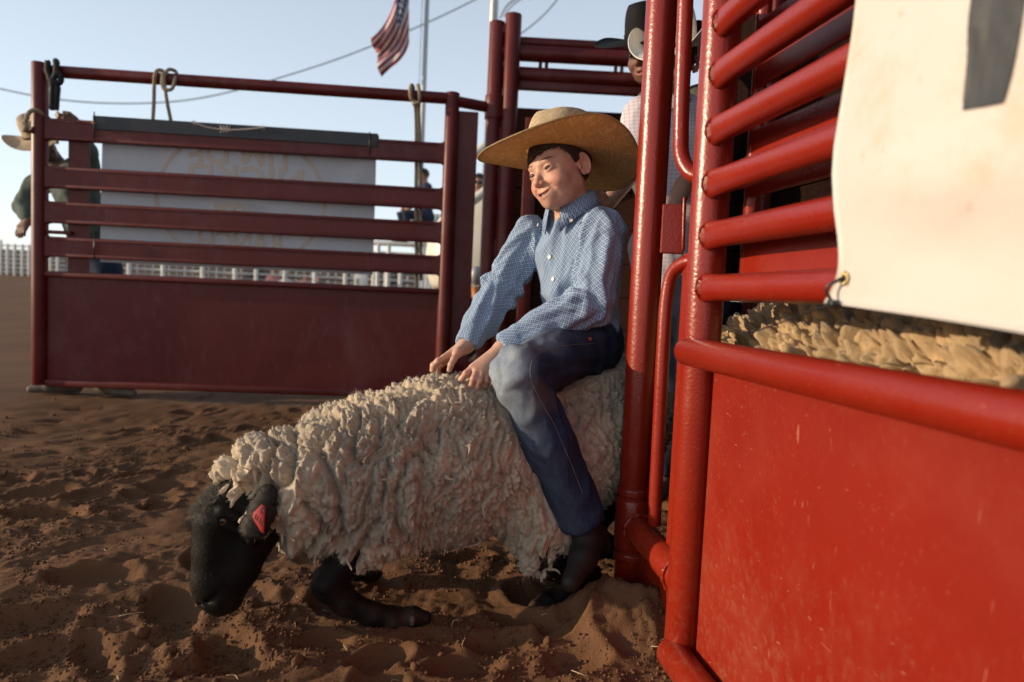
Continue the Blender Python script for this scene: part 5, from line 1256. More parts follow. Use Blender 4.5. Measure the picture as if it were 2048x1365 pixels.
    def sf(p):
        q = (p-pel).dot(TRp)*V(1, 1/.68, 1); d = chain(q, [((0, 0, .02*k), .150*k), ((0, 0, L_*.45), .150*k), ((0, 0, L_*.75), .160*k), ((0, 0, L_*.9), .10*k)], .05)*.8
        d = smin(d, rcone(p, ls, rs_, .065*k, .065*k), .05)
        for s_ in 'lr':
            S_, E_, W_ = (np.asarray(j[s_+t]) for t in ('s', 'e', 'w'))
            if sleeve >= .9: e = chain(p, [(S_, .072*k), (E_, .058*k), (W_-nrm(W_-E_)*.02, .042*k)], .03)
            else: e = rcone(p, S_, S_*.35+E_*.65, .074*k, .064*k)
            d = smin(d, e, .03)
        d = smax(d, -((p-pel).dot(ax)+.06*k), .02); return smax(d, -rcone(p, nk-ax*.02, nk+ax*.3, .062*k, .066*k), .01)
    PP = np.vstack([j[t] for t in ('pel', 'neck', 'ls', 'rs', 'le', 're', 'lw', 'rw')]); v, q_ = surf(sf, PP.min(0)-.2*k, PP.max(0)+.2*k, h)
    nn = vnormals(v, q_); bns = [(pel, nk, .15*k, .15*k, fy)]+[(np.asarray(j[s_+a]), np.asarray(j[s_+b]), .07*k, .05*k, V(.3, .2, .9)) for s_ in 'lr' for a, b in (('s', 'e'), ('e', 'w'))]
    dsp, *_r = fold(v, bns, .012*k, 6, .9, 1.0, 1.6); dsp = dsp+.008*k*fbm(v*7, 2); v = v+nn*smooth_attr(q_, dsp, 4)[:, None]
    so = add('shirt', (v, q_), shirt, root)
    A_ = np.linspace(-math.pi+.35, math.pi-.35, 33); rows = []
    for a in A_:
        s = abs(a)/(math.pi-.35); dv_ = (-f*math.cos(a)+x*math.sin(a)); dv_ = nrm(dv_-ax*dv_.dot(ax)); pt = np.clip((s-.7)/.3, 0, 1)
        N0 = nk+ax*.0; r0 = .066*k; rows.append([N0+dv_*r0+ax*(-.02*k), N0+dv_*r0*.98+ax*(.045-.03*s)*k, N0+dv_*(r0+.02*k)+ax*(.025-.03*s)*k, N0+dv_*(r0+.03*k)+ax*(-.005-.035*s-.025*pt)*k])
    Rr = np.array(rows); add('collar', (Rr.reshape(-1, 3), [(i*4+m, i*4+m+1, i*4+m+5, i*4+m+4) for i in range(len(A_)-1) for m in range(3)]), shirt, so)
    # trousers
    def tf_(p):
        q = (p-pel).dot(TRp)*V(1, 1/.74, 1); d = rcone(q, (0, 0, -.06*k), (0, 0, .03*k), .155*k, .148*k)*.85
        for s_ in 'lr':
            H_, K_, A2 = (np.asarray(j[s_+t]) for t in ('h', 'k', 'a')); e = chain(p, [(H_, .100*k), (K_, .068*k), (A2, .062*k)], .04); e = smax(e, -(p[:, 2]-A2[2]-.0), .01) if A2[2] < K_[2]-.2 else e; d = smin(d, e, .04)
        return smax(d, (p-pel).dot(ax)-.06*k, .01)
    PP = np.vstack([j[t] for t in ('pel', 'lh', 'rh', 'lk', 'rk', 'la', 'ra')]); v, q_ = surf(tf_, PP.min(0)-.2*k, PP.max(0)+.2*k, h)
    nn = vnormals(v, q_); bns = [(np.asarray(j[s_+a]), np.asarray(j[s_+b]), .08*k, .07*k, V(.3, .9, .2)) for s_ in 'lr' for a, b in (('h', 'k'), ('k', 'a'))]; dsp, *_r = fold(v, bns, .009*k, 7, .8, 3., 1.4); v = v+nn*smooth_attr(q_, dsp, 4)[:, None]
    add('trousers', (v, q_), trousers, root)
    for s_ in 'lr':
        A2 = np.asarray(j[s_+'a']); t_ = nrm(np.asarray(j.get(s_+'toe', V(f[0], f[1], 0)))*V(1, 1, 0)+V(0, 0, -.0))
        bf = lambda p: smin(rcone(p, A2+V(0, 0, .04)*k, A2-V(0, 0, .03)*k, .050*k, .042*k), smax(chain(p, [(A2+V(0, 0, -.055)*k-t_*.05*k, .040*k), (A2+V(0, 0, -.062)*k+t_*.09*k, .040*k), (A2+V(0, 0, -.072)*k+t_*.20*k, .024*k)], .02), -(p[:, 2]-A2[2]+.095*k), .004), .03)
        v, q_ = surf(bf, A2-.28*k, A2+.28*k, max(.008, h*.6)); add('boot', (v, q_), boots, root)
    if hat: cowboy_hat(root, O+R.dot(V(0, -.012, .048))*hs, R.dot(rot3(*hat.get('rot', (0, 0, 0)))), hs*hat.get('s', 1.0), hat['m'], **hat.get('p', {}))
    return root
M['green_shirt'] = cloth_mat('green_shirt', (.115, .135, .115), (.07, .085, .075)); M['dark_denim'] = cloth_mat('dark_jeans', (.035, .045, .075), (.02, .026, .045)); M['tan_boot'] = simple('tan_boot', (.13, .095, .07), .7, (.08, .055, .04), 12)
M['pale_shirt'] = cloth_mat('pale_checked_shirt', (.62, .56, .58), (.52, .46, .48), (70, (.40, .32, .37))); M['navy'] = cloth_mat('navy_cloth', (.03, .04, .075)); M['white_cloth'] = cloth_mat('white_cloth', (.62, .60, .56)); M['pink'] = cloth_mat('pink_cloth', (.45, .20, .17)); M['black_cloth'] = cloth_mat('black_cloth', (.02, .02, .022))
M['beige'] = cloth_mat('beige_shirt', (.42, .37, .28), (.25, .24, .17)); M['black_felt'] = simple('black_felt', (.012, .011, .012), .75, (.008, .008, .009), 20, .2, 200, spec=.1); M['white_straw'] = simple('white_straw', (.72, .68, .60), .6, (.62, .57, .48), 60, .3, 400); M['old_straw'] = simple('old_straw', (.50, .36, .22), .7, (.34, .23, .13), 40, .4, 300)
def bodyj(pel, neck, sw, face, **ov):
    pel, neck = np.asarray(pel, float), np.asarray(neck, float); f = nrm(np.asarray(face)*V(1, 1, 0)); lft = np.cross(V(0, 0, 1), f)
    j = dict(pel=pel, neck=neck, ls=neck+lft*sw-V(0, 0, .06), rs=neck-lft*sw-V(0, 0, .06), lh=pel+lft*.09-V(0, 0, .05), rh=pel-lft*.09-V(0, 0, .05)); j.update({a: np.asarray(b, float) for a, b in ov.items() if a != 'curl'}); 
    if 'curl' in ov: j['curl'] = ov['curl']
    return j
def on_ground(x, y, z): return V(x, y, gz(x, y)+z)
# man pulling the open gate, half hidden behind its end post
a1 = at(135, 780, 4.34); a2 = at(215, 780, 4.32)
j = bodyj(at(190, 520, 4.80), at(118, 338, 4.74), .19, V(-.45, -.9, 0), head=at(84, 286, 4.66), ls=at(178, 352, 4.62), rs=at(72, 372, 4.82), re=at(46, 415, 4.80), rw=at(60, 440, 4.68), rwp=V(-.15, -.5, -.6),
          le=at(172, 300, 4.50), lw=at(162, 250, 4.36), lwp=V(-1, -.55, .12), lh=at(215, 540, 4.76), rh=at(165, 540, 4.84), lk=at(218, 660, 4.62), rk=at(150, 660, 4.72), la=on_ground(a2[0], 4.32, .10), ra=on_ground(a1[0], 4.34, .10), rtoe=V(-.95, -.3, 0), ltoe=V(.95, -.25, 0), curl=.55)
person('man in worn straw hat and green shirt half hidden behind the open gate', j, V(.50, -.75, -.40), V(-.30, -.30, .90), 1.08, .012, M['green_shirt'], M['dark_denim'], M['tan_boot'], skin=(.20, .10, .065), hat=dict(m=(M['old_straw'], M['old_straw'], M['black_felt']), p=dict(bx=.185, by=.20, side=.04), s=1.05), beard=True, headh=.0055)
# man in white hat behind the chute post, one arm reaching to the boy
j = bodyj(at(1362, 575, 2.50), at(1336, 196, 2.46), .17, V(-.55, -.85, 0), head=at(1344, 128, 2.42), rs=at(1282, 236, 2.44), ls=at(1374, 240, 2.50), re=at(1262, 345, 2.34), rw=at(1216, 408, 2.16), rwp=V(-.8, -.6, -.25), le=at(1372, 360, 2.42), lw=at(1338, 440, 2.26), lwp=V(-.6, -.5, -.5),
          lk=at(1382, 800, 2.52), rk=at(1340, 800, 2.52), la=on_ground(.70, 2.52, .10), ra=on_ground(.60, 2.54, .10), curl=.5)
person('man in white cowboy hat and pale checked shirt standing behind the red chute post', j, V(-.50, -.80, -.33), V(0, -.1, 1), 1.02, .011, M['pale_shirt'], M['dark_denim'], M['tan_boot'], skin=(.36, .18, .115), hat=dict(m=(M['white_straw'], M['white_straw'], M['black_felt']), p=dict(bx=.150, by=.195, side=.075, ch=.12), s=1.0), sleeve=.5, headh=.0055, k=.88)
# man in black hat further back
j = bodyj(at(1350, 470, 2.75), at(1335, 190, 2.76), .14, V(-.6, -.8, 0), head=at(1300, 104, 2.66), rs=at(1325, 245, 2.82), re=at(1328, 340, 2.8), rw=at(1328, 430, 2.7), le=at(1405, 340, 2.8), lw=at(1400, 440, 2.7), lk=at(1375, 700, 2.78), rk=at(1330, 700, 2.8), la=on_ground(.74, 2.78, .10), ra=on_ground(.62, 2.80, .10))
person('man in black felt cowboy hat looking down from behind the white hatted man', j, V(-.6, -.7, -.30), V(-.1, -.05, 1), 1.10, .014, M['green_shirt'], M['dark_denim'], M['tan_boot'], skin=(.15, .075, .05), hat=dict(m=(M['black_felt'],)*3, p=dict(bx=.175, by=.20, side=.02, dipf=.03, dipb=.03), s=1.04, rot=(.0, .10, 0)), headh=.0062)  # skin tone lowered to paint in the shade under the hat brim
# child on the white fence
def sitter(u, v, Y, label, shirt, face=V(-.3, -1, 0), s=.8, hair=(.03, .02, .014), skin=(.36, .20, .13), h=.022, drop=.42, group=None, sleeve=.5):
    H_ = at(u, v, Y); f = nrm(face*V(1, 1, 0)); lft = np.cross(V(0, 0, 1), f); nk = H_+V(0, 0, -.15*s)-f*.02; pel = nk-V(0, 0, .50*s)-f*.05
    j = bodyj(pel, nk, .17*s, f, head=H_, le=nk+lft*.25*s-V(0, 0, .30*s)+f*.05, re=nk-lft*.25*s-V(0, 0, .30*s)+f*.05, lw=nk+lft*.14*s-V(0, 0, .42*s)+f*.25*s, rw=nk-lft*.14*s-V(0, 0, .42*s)+f*.25*s)
    j['lk'] = pel+f*.42*s+lft*.12*s; j['rk'] = pel+f*.42*s-lft*.12*s; j['la'] = j['lk']-V(0, 0, drop*s)-f*.05; j['ra'] = j['rk']-V(0, 0, drop*s)-f*.05
    return person(label, j, face+V(0, 0, -.1), V(0, 0, 1), s*1.12, h, shirt, M['dark_denim'], M['tan_boot'], skin=skin, hair=hair, k=s, group=group, sleeve=sleeve, headh=h*.45)
sitter(846, 352, 9.6, 'dark haired child in blue sitting up on the white fence', M['navy'], V(-.9, -.5, 0), .80)
sitter(958, 368, 8.4, 'person in beige shirt and sunglasses glimpsed beside the hinge post', M['beige'], V(-.2, -1, 0), .98)
bpy.context.view_layer.update()
g_ = bpy.data.objects[[o.name for o in bpy.data.objects if o.get('label', '').startswith('person in beige')][0]]
H_ = at(958, 368, 8.4); M['lens'] = simple('sunglass_lens', (.01, .01, .012), .1)
add('sunglasses', join(*[box(H_+V(dx, -.105, .002), V(1, .1*s_, 0), V(0, 1, 0), gZ, .065, .012, .045, .012) for dx, s_ in ((-.055, 1), (.02, -1))], box(H_+V(-.018, -.108, .012), V(1, 0, 0), V(0, 1, 0), gZ, .03, .006, .008, .002)), M['lens'], g_)
for (u, v, sh_, lab) in [(548, 545, M['pink'], 'spectator in faded pink seated behind the far white fence'), (572, 552, M['white_cloth'], 'spectator in white seated behind the far white fence'), (612, 553, M['pink'], 'second spectator in pink seated behind the fence, left of one in black'), (638, 556, M['black_cloth'], 'spectator in black seated behind the far white fence'), (722, 556, M['navy'], 'spectator in navy seated right of the white notice on the fence')]:
    sitter(u, v, 25.0, lab, sh_, V(.1, -1, 0), 1.0, h=.045, group='spectators behind the far fence')

# ================================================================ far banner on the open gate
def vinyl(name, c, c2, stain=.0, trans=.25):
    q = N(name); col = q.ramp(q.noise(2.4, 5, .6), [(.3, c2), (.7, c)])
    if stain:
        a = q.rampf(q.noise(3.2, 7, .72), .58, .80); b = q.rampf(q.noise(26, 6, .75, stretch=(1, 1, .6)), .64, .78); e = q.rampf(q.noise(2.0, 3, .5), .45, .65)
        col = q.mix(q.math('MULTIPLY', a, .5*stain), col, (.58, .36, .17)); col = q.mix(q.math('MULTIPLY', q.math('MULTIPLY', b, e), .85*stain), col, (.50, .24, .12))
    q.set('Base Color', col); q.set('Roughness', .42); q.set('Specular IOR Level', .35); q.set('Normal', q.bump(q.noise(5, 4, .55), .25, .03, q.bump(q.noise(900, 2, .5), .1, .0005)))
    tr = q.n('BsdfTranslucent'); q.l(col, tr.inputs[0]); mx = q.n('MixShader'); mx.inputs[0].default_value = trans; q.l(q.b.outputs[0], mx.inputs[1]); q.l(tr.outputs[0], mx.inputs[2]); q.l(mx.outputs[0], q.t.nodes['Material Output'].inputs['Surface']); return q.m
M['vinyl_grey'] = vinyl('vinyl_back', (.66, .65, .67), (.58, .57, .60), 0, .40); M['vinyl_black'] = simple('black_vinyl', (.022, .022, .027), .55, (.014, .014, .018), 10); M['print_tan'] = simple('tan_print', (.50, .40, .34), .6, (.46, .37, .31), 20)
s0, s1 = gfit(196, 400)[0], gfit(748, 400)[0]; zb0, zb1 = zz(200, 524), zz(200, 246)
fbn = empty('vinyl_banner', gp((s0+s1)/2, zb0, -.05), 'white vinyl banner hung on the open gate, its tan print showing through reversed', 'banner')
def fb_n(s, z): return -.045-.012*np.sin(s*5.2+z*3)+.018*np.clip(1-np.abs(s-s1+.25-(z-1.25)*.6)/.12, 0, 1)*np.clip((z-.9)*2, 0, 1)
ss, zs_ = np.meshgrid(np.linspace(s0, s1, 60), np.linspace(zb0, zb1, 30), indexing='ij'); nn_ = fb_n(ss, zs_)
v = np.concatenate([(GL+ss[..., None]*gX+zs_[..., None]*gZ+(nn_+d)[..., None]*gN).reshape(-1, 3) for d in (.0012, -.0012)]); I = np.arange(1800).reshape(60, 30)
q_ = np.stack([I[:-1, :-1], I[1:, :-1], I[1:, 1:], I[:-1, 1:]], -1).reshape(-1, 4); add('sheet', (v, np.vstack([q_, q_[:, ::-1]+1800])), M['vinyl_grey'], fbn)
def text_mesh(txt, size, bold=.0):
    cu = bpy.data.curves.new('txt', 'FONT'); cu.body = txt; cu.size = size; cu.offset = bold; cu.align_x = 'CENTER'; cu.resolution_u = 3; o = bpy.data.objects.new('txt', cu); COL.objects.link(o)
    dg = bpy.context.evaluated_depsgraph_get(); me = bpy.data.meshes.new_from_object(o.evaluated_get(dg)); v = np.array([x.co[:] for x in me.vertices]); f = [tuple(p.vertices) for p in me.polygons]
    bpy.data.objects.remove(o); bpy.data.curves.remove(cu); bpy.data.meshes.remove(me); return v, f
sm = gfit(478, 400)[0]
def gate_text(txt, size, vc, width, name='lettering', arch=0, mat=None, off=.0035, bold=.02):
    v, f = text_mesh(txt, size, bold*size); w_ = v[:, 0].max()-v[:, 0].min(); v = v*V(width/w_, 1, 1); zc = zz(478-60, vc); s = sm-v[:, 0]; z = zc+v[:, 1]-size*.35-arch*(v[:, 0]/width*2)**2
    n = fb_n(s, z)+off; return add(name, (GL+s[:, None]*gX+z[:, None]*gZ+n[:, None]*gN, [q[::-1] for q in f]), mat or M['print_tan'], fbn, False)
gate_text('TIM DE', .23, 295, .66, arch=.05); gate_text('NICKEL', .22, 352, .78); gate_text('RANCH', .18, 480, .52)
zc = zz(440, 420); bx_ = box(GL+gX*sm+gZ*zc+gN*(-.040), gX, gN, gZ, .33, .004, .10, .001); add('print_block', bx_, M['print_tan'], fbn, False)
gate_text('555', .085, 424, .18, mat=M['vinyl_grey'], off=.012)
a = np.linspace(0, 2*math.pi, 97); Rr = .53; zc = zz(440, 395); s_ = np.concatenate([sm+np.cos(a)*Rr, sm+np.cos(a)*(Rr-.025)]); z_ = np.concatenate([zc+np.sin(a)*Rr*.82, zc+np.sin(a)*(Rr-.025)*.82]); z_ = np.clip(z_, zb0+.01, zb1-.01)
add('print_ring', (GL+s_[:, None]*gX+z_[:, None]*gZ+(fb_n(s_, z_)+.0035)[:, None]*gN, [(i, i+1, 97+i+1, 97+i) for i in range(96)]), M['print_tan'], fbn, False)
# black top hem folded over the upper slat
z0, z1 = zz(210, 262), zz(210, 236)
add('top_hem', join(box(gp((s0+s1)/2, (z0+z1)/2, .034), gX, gN, gZ, s1-s0+.03, .003, z1-z0, .001), box(gp((s0+s1)/2, z1, .0), gX, gN, gZ, s1-s0+.03, .071, .003, .001), box(gp((s0+s1)/2, (z0+z1)/2, -.034), gX, gN, gZ, s1-s0+.03, .003, z1-z0, .001)), M['vinyl_black'], fbn, False)
def hemp(u, v): s, z = gfit(u, v); return gp(s, z, .0375)
W1 = smooth_path([hemp(388, 247), hemp(420, 258), hemp(455, 263), hemp(500, 262), hemp(537, 257)], 8); add('wire_emblem', join(rope_vf(W1, .006, .03, 2, 5, .008), *[tube([hemp(455+dx-4, 262+a), hemp(455+dx+4, 262-a)], .003, 5) for dx in (-6, 0, 6) for a in (7, -7)], *[tube([hemp(u, v-5), hemp(u+4, v+5)], .003, 5) for u, v in ((390, 249), (394, 250), (530, 259), (525, 259))]), M['print_tan'], fbn)
for (u, v) in ((195, 250), (744, 288)): add('grommet', weld(hemp(u, v), gN, .010, .0025), M['copper'], fbn)
M['black_plastic'] = simple('black_plastic', (.012, .012, .014), .4)
for (u, va, vb) in ((196, 228, 284), (196, 470, 520), (741, 268, 312)):
    P = [hemp(u, va)+gN*.004, hemp(u, (va+vb)/2)+gN*.006, hemp(u, vb)+gN*.004]; o = add('cable_tie', tube(P, .004, 6), M['black_plastic'], fbn)

# ================================================================ near banner
M['vinyl_white'] = vinyl('vinyl_white', (.63, .575, .53), (.585, .525, .47), 1.6, .10)
zN0 = at(1650, 606, 1.17)[2]
def near_pt(u, v):
    d = _f*FPX+_rt*(u-1024)-_up*(v-682.5); o_ = PB+cN*.066; k_ = (o_-V(0, 0, CAM_H)).dot(cN)/d.dot(cN); P = V(0, 0, CAM_H)+d*k_; return float((P-PB).dot(cD)), float(P[2])
edge = [near_pt(u, v) for u, v in ((1648, 606), (1660, 585), (1672, 560), (1678, 525), (1676, 480), (1668, 420), (1664, 350), (1668, 290), (1680, 220), (1694, 130), (1705, 60), (1712, 0), (1716, -80))]
ez = np.array([e[1] for e in edge]); es = np.array([e[0] for e in edge]); o_ = np.argsort(ez); ez, es = ez[o_], es[o_]
bott = [near_pt(u, v) for u, v in ((1648, 606), (1750, 621), (1850, 636), (1950, 652), (2048, 668))]; bs_ = np.array([b[0] for b in bott]); bz_ = np.array([b[1] for b in bott]); o_ = np.argsort(bs_); bs_, bz_ = bs_[o_], bz_[o_]
nbn = empty('vinyl_banner', cp(-1, zN0, .06), 'large stained white vinyl banner tied to the chute gate at the right edge', 'banner')
nu, nv = 150, 90; T1, T2 = np.meshgrid(np.linspace(0, 1, nu), np.linspace(0, 1, nv), indexing='ij'); zt_ = 1.78
def nb_surf(t1, t2):
    s_left0 = np.interp(ez[0], ez, es); z0_ = np.interp(es[0]-t1*1.75, bs_, bz_); z0_ = np.where(es[0]-t1*1.75 < bs_[0], bz_[0]-.01, z0_)
    z = z0_+(zt_-z0_)*t2; sl = np.interp(z, ez, es); s = sl-t1*1.75
    n = .066+.006*np.sin(z*9+s*4)+.014*pn(np.stack([s*2.6, z*2.2, 0*s], -1).reshape(-1, 3)).reshape(s.shape)+.010*np.exp(-((z-z0_-.13-.15*t1)/.045)**2)-.010*np.exp(-((z-z0_-.06)/.05)**2)+.007*pn(np.stack([s*7+z*5, z*6, 0*s+4], -1).reshape(-1, 3)).reshape(s.shape)+.0035*np.abs(pn(np.stack([s*15, z*11, 0*s+8], -1).reshape(-1, 3)).reshape(s.shape))
    n = .066+(n-.066)*(1-np.exp(-(t1*1.75/.09)**2)); return s, z, np.maximum(n, .050)
s_, z_, n_ = nb_surf(T1, T2)
def to_w(s, z, n): return PB+s[..., None]*cD+z[..., None]*gZ+n[..., None]*cN
v = np.concatenate([to_w(s_, z_, n_+d).reshape(-1, 3) for d in (.0006, -.0006)]); I = np.arange(nu*nv).reshape(nu, nv); q_ = np.stack([I[:-1, :-1], I[1:, :-1], I[1:, 1:], I[:-1, 1:]], -1).reshape(-1, 4)
rim = [(I[i, 0], I[i+1, 0], I[i+1, 0]+nu*nv, I[i, 0]+nu*nv) for i in range(nu-1)]+[(I[0, i+1], I[0, i], I[0, i]+nu*nv, I[0, i+1]+nu*nv) for i in range(nv-1)]
add('sheet', (v, np.vstack([q_, q_[:, ::-1]+nu*nv, np.array(rim)])), M['vinyl_white'], nbn)
# printed stem of a letter
M['print_grey'] = simple('grey_print', (.036, .036, .038), .5, (.030, .030, .032), 8)
def n_at(s, z):
    d = (s_-s)**2+(z_-z)**2; k_ = np.argmin(d); return n_.ravel()[k_]
c1_, c2_, c3_, c4_ = near_pt(1918, 221), near_pt(2001, 206), near_pt(1948, -8), near_pt(2050, -8)
G = []
for t2 in np.linspace(0, 1, 26):
    for t1 in np.linspace(0, 1, 12):
        a_ = np.array(c1_)*(1-t1)+np.array(c2_)*t1; b_ = np.array(c3_)*(1-t1)+np.array(c4_)*t1; e_ = b_+(b_-a_)*.35; p_ = a_+(e_-a_)*t2; G.append(to_w(np.array(p_[0]), np.array(p_[1]), np.array(n_at(*p_)+.0024)))
I = np.arange(26*12).reshape(26, 12); add('lettering', (np.array(G), np.stack([I[:-1, :-1], I[:-1, 1:], I[1:, 1:], I[1:, :-1]], -1).reshape(-1, 4)), M['print_grey'], nbn)
gs, gz_ = near_pt(1691, 558); gc = to_w(np.array(gs), np.array(gz_), np.array(n_at(gs, gz_)+.0018)); M['brass'] = simple('brass', (.55, .42, .20), .35, metal=.9)
add('grommet', weld(gc, cN, .0062, .0022), M['brass'], nbn); M['hole'] = simple('eyelet_gap', (.02, .015, .012), .9); add('eyelet', disc(gc+cN*.0004, cN, .0050, .0004), M['hole'], nbn)
kn = near_pt(1677, 608); kp = to_w(np.array(kn[0]), np.array(kn[1]), np.array(.074)); b1_ = near_pt(1560, 650); b2_ = near_pt(1515, 664); b3_ = near_pt(1490, 662)
zt = empty('cable_tie', kp, 'black cable tie through the banner eyelet with a long loose tail', 'cable tie')
add('strap', tube(smooth_path([gc+cN*.004, to_w(np.array(near_pt(1677, 578)[0]), np.array(near_pt(1677, 578)[1]), np.array(.082)), kp], 6), .0022, 8), M['black_plastic'], zt)
add('lock_head', box(kp, cD, cN, gZ, .012, .010, .009, .002), M['black_plastic'], zt)
add('tail', tube(smooth_path([kp]+[to_w(np.array(b[0]), np.array(b[1]), np.array(n)) for b, n in ((b1_, .074), (b2_, .074), (b3_, .074))], 6), .0013, 8), M['black_plastic'], zt)
add('strap', tube([kp, kp-cN*.03-gZ*.004, kp-cN*.045+gZ*.02, gc-cN*.03], .0022, 8), M['black_plastic'], zt)

# ================================================================ ropes on the open gate
M['rope'] = simple('rope', (.40, .31, .21), .85, (.26, .20, .13), 60, .4, 500); M['black_rope'] = simple('black_rope', (.012, .012, .013), .7, None, 30, .4, 400)
def gq(u, v, n): s, z = gfit(u, v); return gp(s, z, n)
def ring(u, v, r, tilt=0, turns=1.0):
    s, z = gfit(u, v); a = np.linspace(0, turns*2*math.pi, int(28*turns)); return np.array([gp(s+tilt*t/6.28*.02, z+math.cos(t)*r, math.sin(t)*r) for t in a])
zrail = zt_ = None
o = empty('rope', gq(322, 240, .05), 'tan rope hitched over the top rail above the black banner hem', 'rope')
add('strand', rope_vf(smooth_path([gq(301, 250, -.03), gq(308, 205, .0), gq(316, 160, .045), gq(321, 145, .035), gq(326, 143, -.02), gq(330, 158, -.045), gq(336, 165, -.02)], 8), .011), M['rope'], o)
add('strand', rope_vf(smooth_path([gq(340, 250, -.03), gq(339, 210, .03), gq(338, 185, .052), gq(335, 160, .05), gq(342, 143, .03), gq(350, 143, -.02), gq(356, 165, .045), gq(352, 183, .055), gq(341, 186, .06), gq(333, 178, .055), gq(333, 150, .048)], 8), .011), M['rope'], o)
o = empty('rope', gq(830, 590, -.05), 'tan rope looped round the top rail, hanging down by the gate post', 'rope')
add('strand', rope_vf(smooth_path([gq(833, 600, -.05), gq(832, 500, -.05), gq(831, 400, -.05), gq(832, 300, -.05), gq(831, 215, -.02), gq(823, 200, .04), gq(822, 180, .045), gq(825, 172, 0), gq(828, 185, -.045), gq(834, 205, -.01)], 10), .012), M['rope'], o)
add('strand', rope_vf(smooth_path([gq(841, 560, -.05), gq(840, 400, -.05), gq(839, 300, -.05), gq(837, 225, -.01), gq(840, 200, .045), gq(838, 180, .045), gq(836, 172, 0), gq(838, 185, -.045), gq(828, 212, .045), gq(840, 210, .045)], 10), .012), M['rope'], o)
o = empty('rope', gq(66, 262, .06), 'greenish rope loop round the left end post of the open gate', 'rope')
add('strand', rope_vf(smooth_path([gq(92, 235, .0), gq(84, 226, .055), gq(74, 232, .075), gq(66, 250, .07), gq(60, 262, .05), gq(56, 262, -.02), gq(60, 250, -.06), gq(74, 236, -.075), gq(90, 232, -.04)], 10), .013), M['rope'], o); add('knot', rope_vf(smooth_path([gq(56, 258, .04), gq(62, 253, .07), gq(68, 258, .075), gq(64, 266, .07), gq(57, 264, .05)], 8), .013), M['rope'], o)
o = empty('strap', gq(115, 215, .05), 'black braided strap knotted on the top rail near the left post', 'strap')
for P in ([gq(104, 128, .04), gq(106, 150, .05), gq(116, 165, .055), (gq(124, 150, .055)), gq(121, 130, .045), gq(112, 124, .0), gq(106, 128, -.04), gq(112, 150, -.03)], [gq(122, 128, .04), gq(124, 148, .055), gq(132, 160, .05), gq(128, 172, .05), gq(116, 168, .06), gq(108, 160, .05)], [gq(118, 165, .05), gq(124, 180, .045), gq(122, 195, .04), gq(116, 222, .02)], [gq(112, 165, .05), gq(114, 182, .045), gq(112, 200, .04), gq(108, 222, .02)]):
    add('strand', rope_vf(smooth_path(P, 8), .017, .04), M['black_rope'], o)

# ================================================================ background: fences, pole, flag, wires, cart
M['white_paint'] = simple('white_pipe_paint', (.66, .65, .62), .5, (.52, .50, .46), 6); M['steel'] = simple('galvanised', (.36, .36, .36), .45, (.28, .28, .28), 10, metal=.6); M['wire'] = simple('wire', (.10, .11, .12), .6)
M['bleacher'] = simple('bleacher_wood', (.16, .11, .085), .8, (.09, .065, .05), 5)
# far pipe panels, left of the gate
fy_ = 38.0
for i, lab in enumerate(('white pipe fence panel cut by the left edge of the picture', 'white pipe fence panel in the left distance, second from the picture edge', 'white pipe fence panel in the left distance just beside the gate post', 'white pipe fence panel in the left distance hidden behind the open gate')):
    x0 = at(-42+i*43, 548, fy_)[0]; x1 = at(-42+(i+1)*43, 548, fy_)[0]; g0 = gz((x0+x1)/2, fy_)
    fe = empty('fence_panel', V((x0+x1)/2, fy_, g0), lab, 'fence', 'far white fence panels')
    for xx in (x0+.03, (x0*2+x1)/3, (x0+2*x1)/3): add('post', pipe(V(xx, fy_, g0-.2), V(xx, fy_, g0+1.75+(.2 if xx == x0+.03 and i % 2 else 0)), .075, 8, .01), M['white_paint'], fe)
    for k_ in range(7): add('rail', pipe(V(x0+.04, fy_+.02, g0+.2+k_*.24), V(x1-.0, fy_+.02, g0+.2+k_*.24), .045, 6, .01), M['white_paint'], fe)
x0, x1 = at(-60, 548, 40.)[0], at(830, 585, 40.)[0]; g0 = gz((x0+x1)/2, 40.); pw = empty('pen_wall', V((x0+x1)/2, 40., g0), 'dark weathered board wall of the stock pens across the far background', 'wall'); nb_ = 56
for i in range(nb_): add('board', box(V(x0+(x1-x0)*(i+.5)/nb_, 40.+.01*(i % 2), g0+.74), V(1, 0, 0), V(0, 1, 0), gZ, (x1-x0)/nb_-.03, .05, 1.5, .01), M['bleacher'], pw, False)
# nearer post and rail fence seen through the gate
fy_ = 21.0; us = [215, 258, 326, 405, 470, 512, 569, 629, 690, 747, 772, 800]
def g_at(u, y): return at(u, 570, y)[0]
fe = empty('post_and_rail_fence', V(g_at(500, fy_), fy_, gz(g_at(500, fy_), fy_)), 'white post and mesh fence seen through the lower gap of the open gate', 'fence')
for u in us:
    xx = g_at(u, fy_); g0 = gz(xx, fy_); add('post', pipe(V(xx, fy_, g0-.2), V(xx, fy_, g0+1.45), .06, 10, .01), M['white_paint'], fe)
xa, xb = g_at(200, fy_), g_at(830, fy_); g0 = gz((xa+xb)/2, fy_)
for k_ in range(9): add('rail' if k_ % 4 == 0 else 'wire', pipe(V(xa, fy_+.07, g0+.15+k_*.155), V(xb, fy_+.07, g0+.15+k_*.155), .03 if k_ % 4 == 0 else .010, 6, .004), M['white_paint'], fe)
c_ = at(722, 563, fy_-.2); sgn = empty('notice_board', c_, 'small white notice with dark marks hung on the far fence', 'sign'); add('board', box(c_, V(1, 0, 0), V(0, 1, 0), gZ, .42, .02, .42, .01), M['white_paint'], sgn)
add('print', join(*[box(c_+V(-.10, -.013, .06-.05*i), V(1, 0, 0), V(0, 1, 0), gZ, .09, .004, .028, 0) for i in range(4)]), M['black_plastic'], sgn, False)
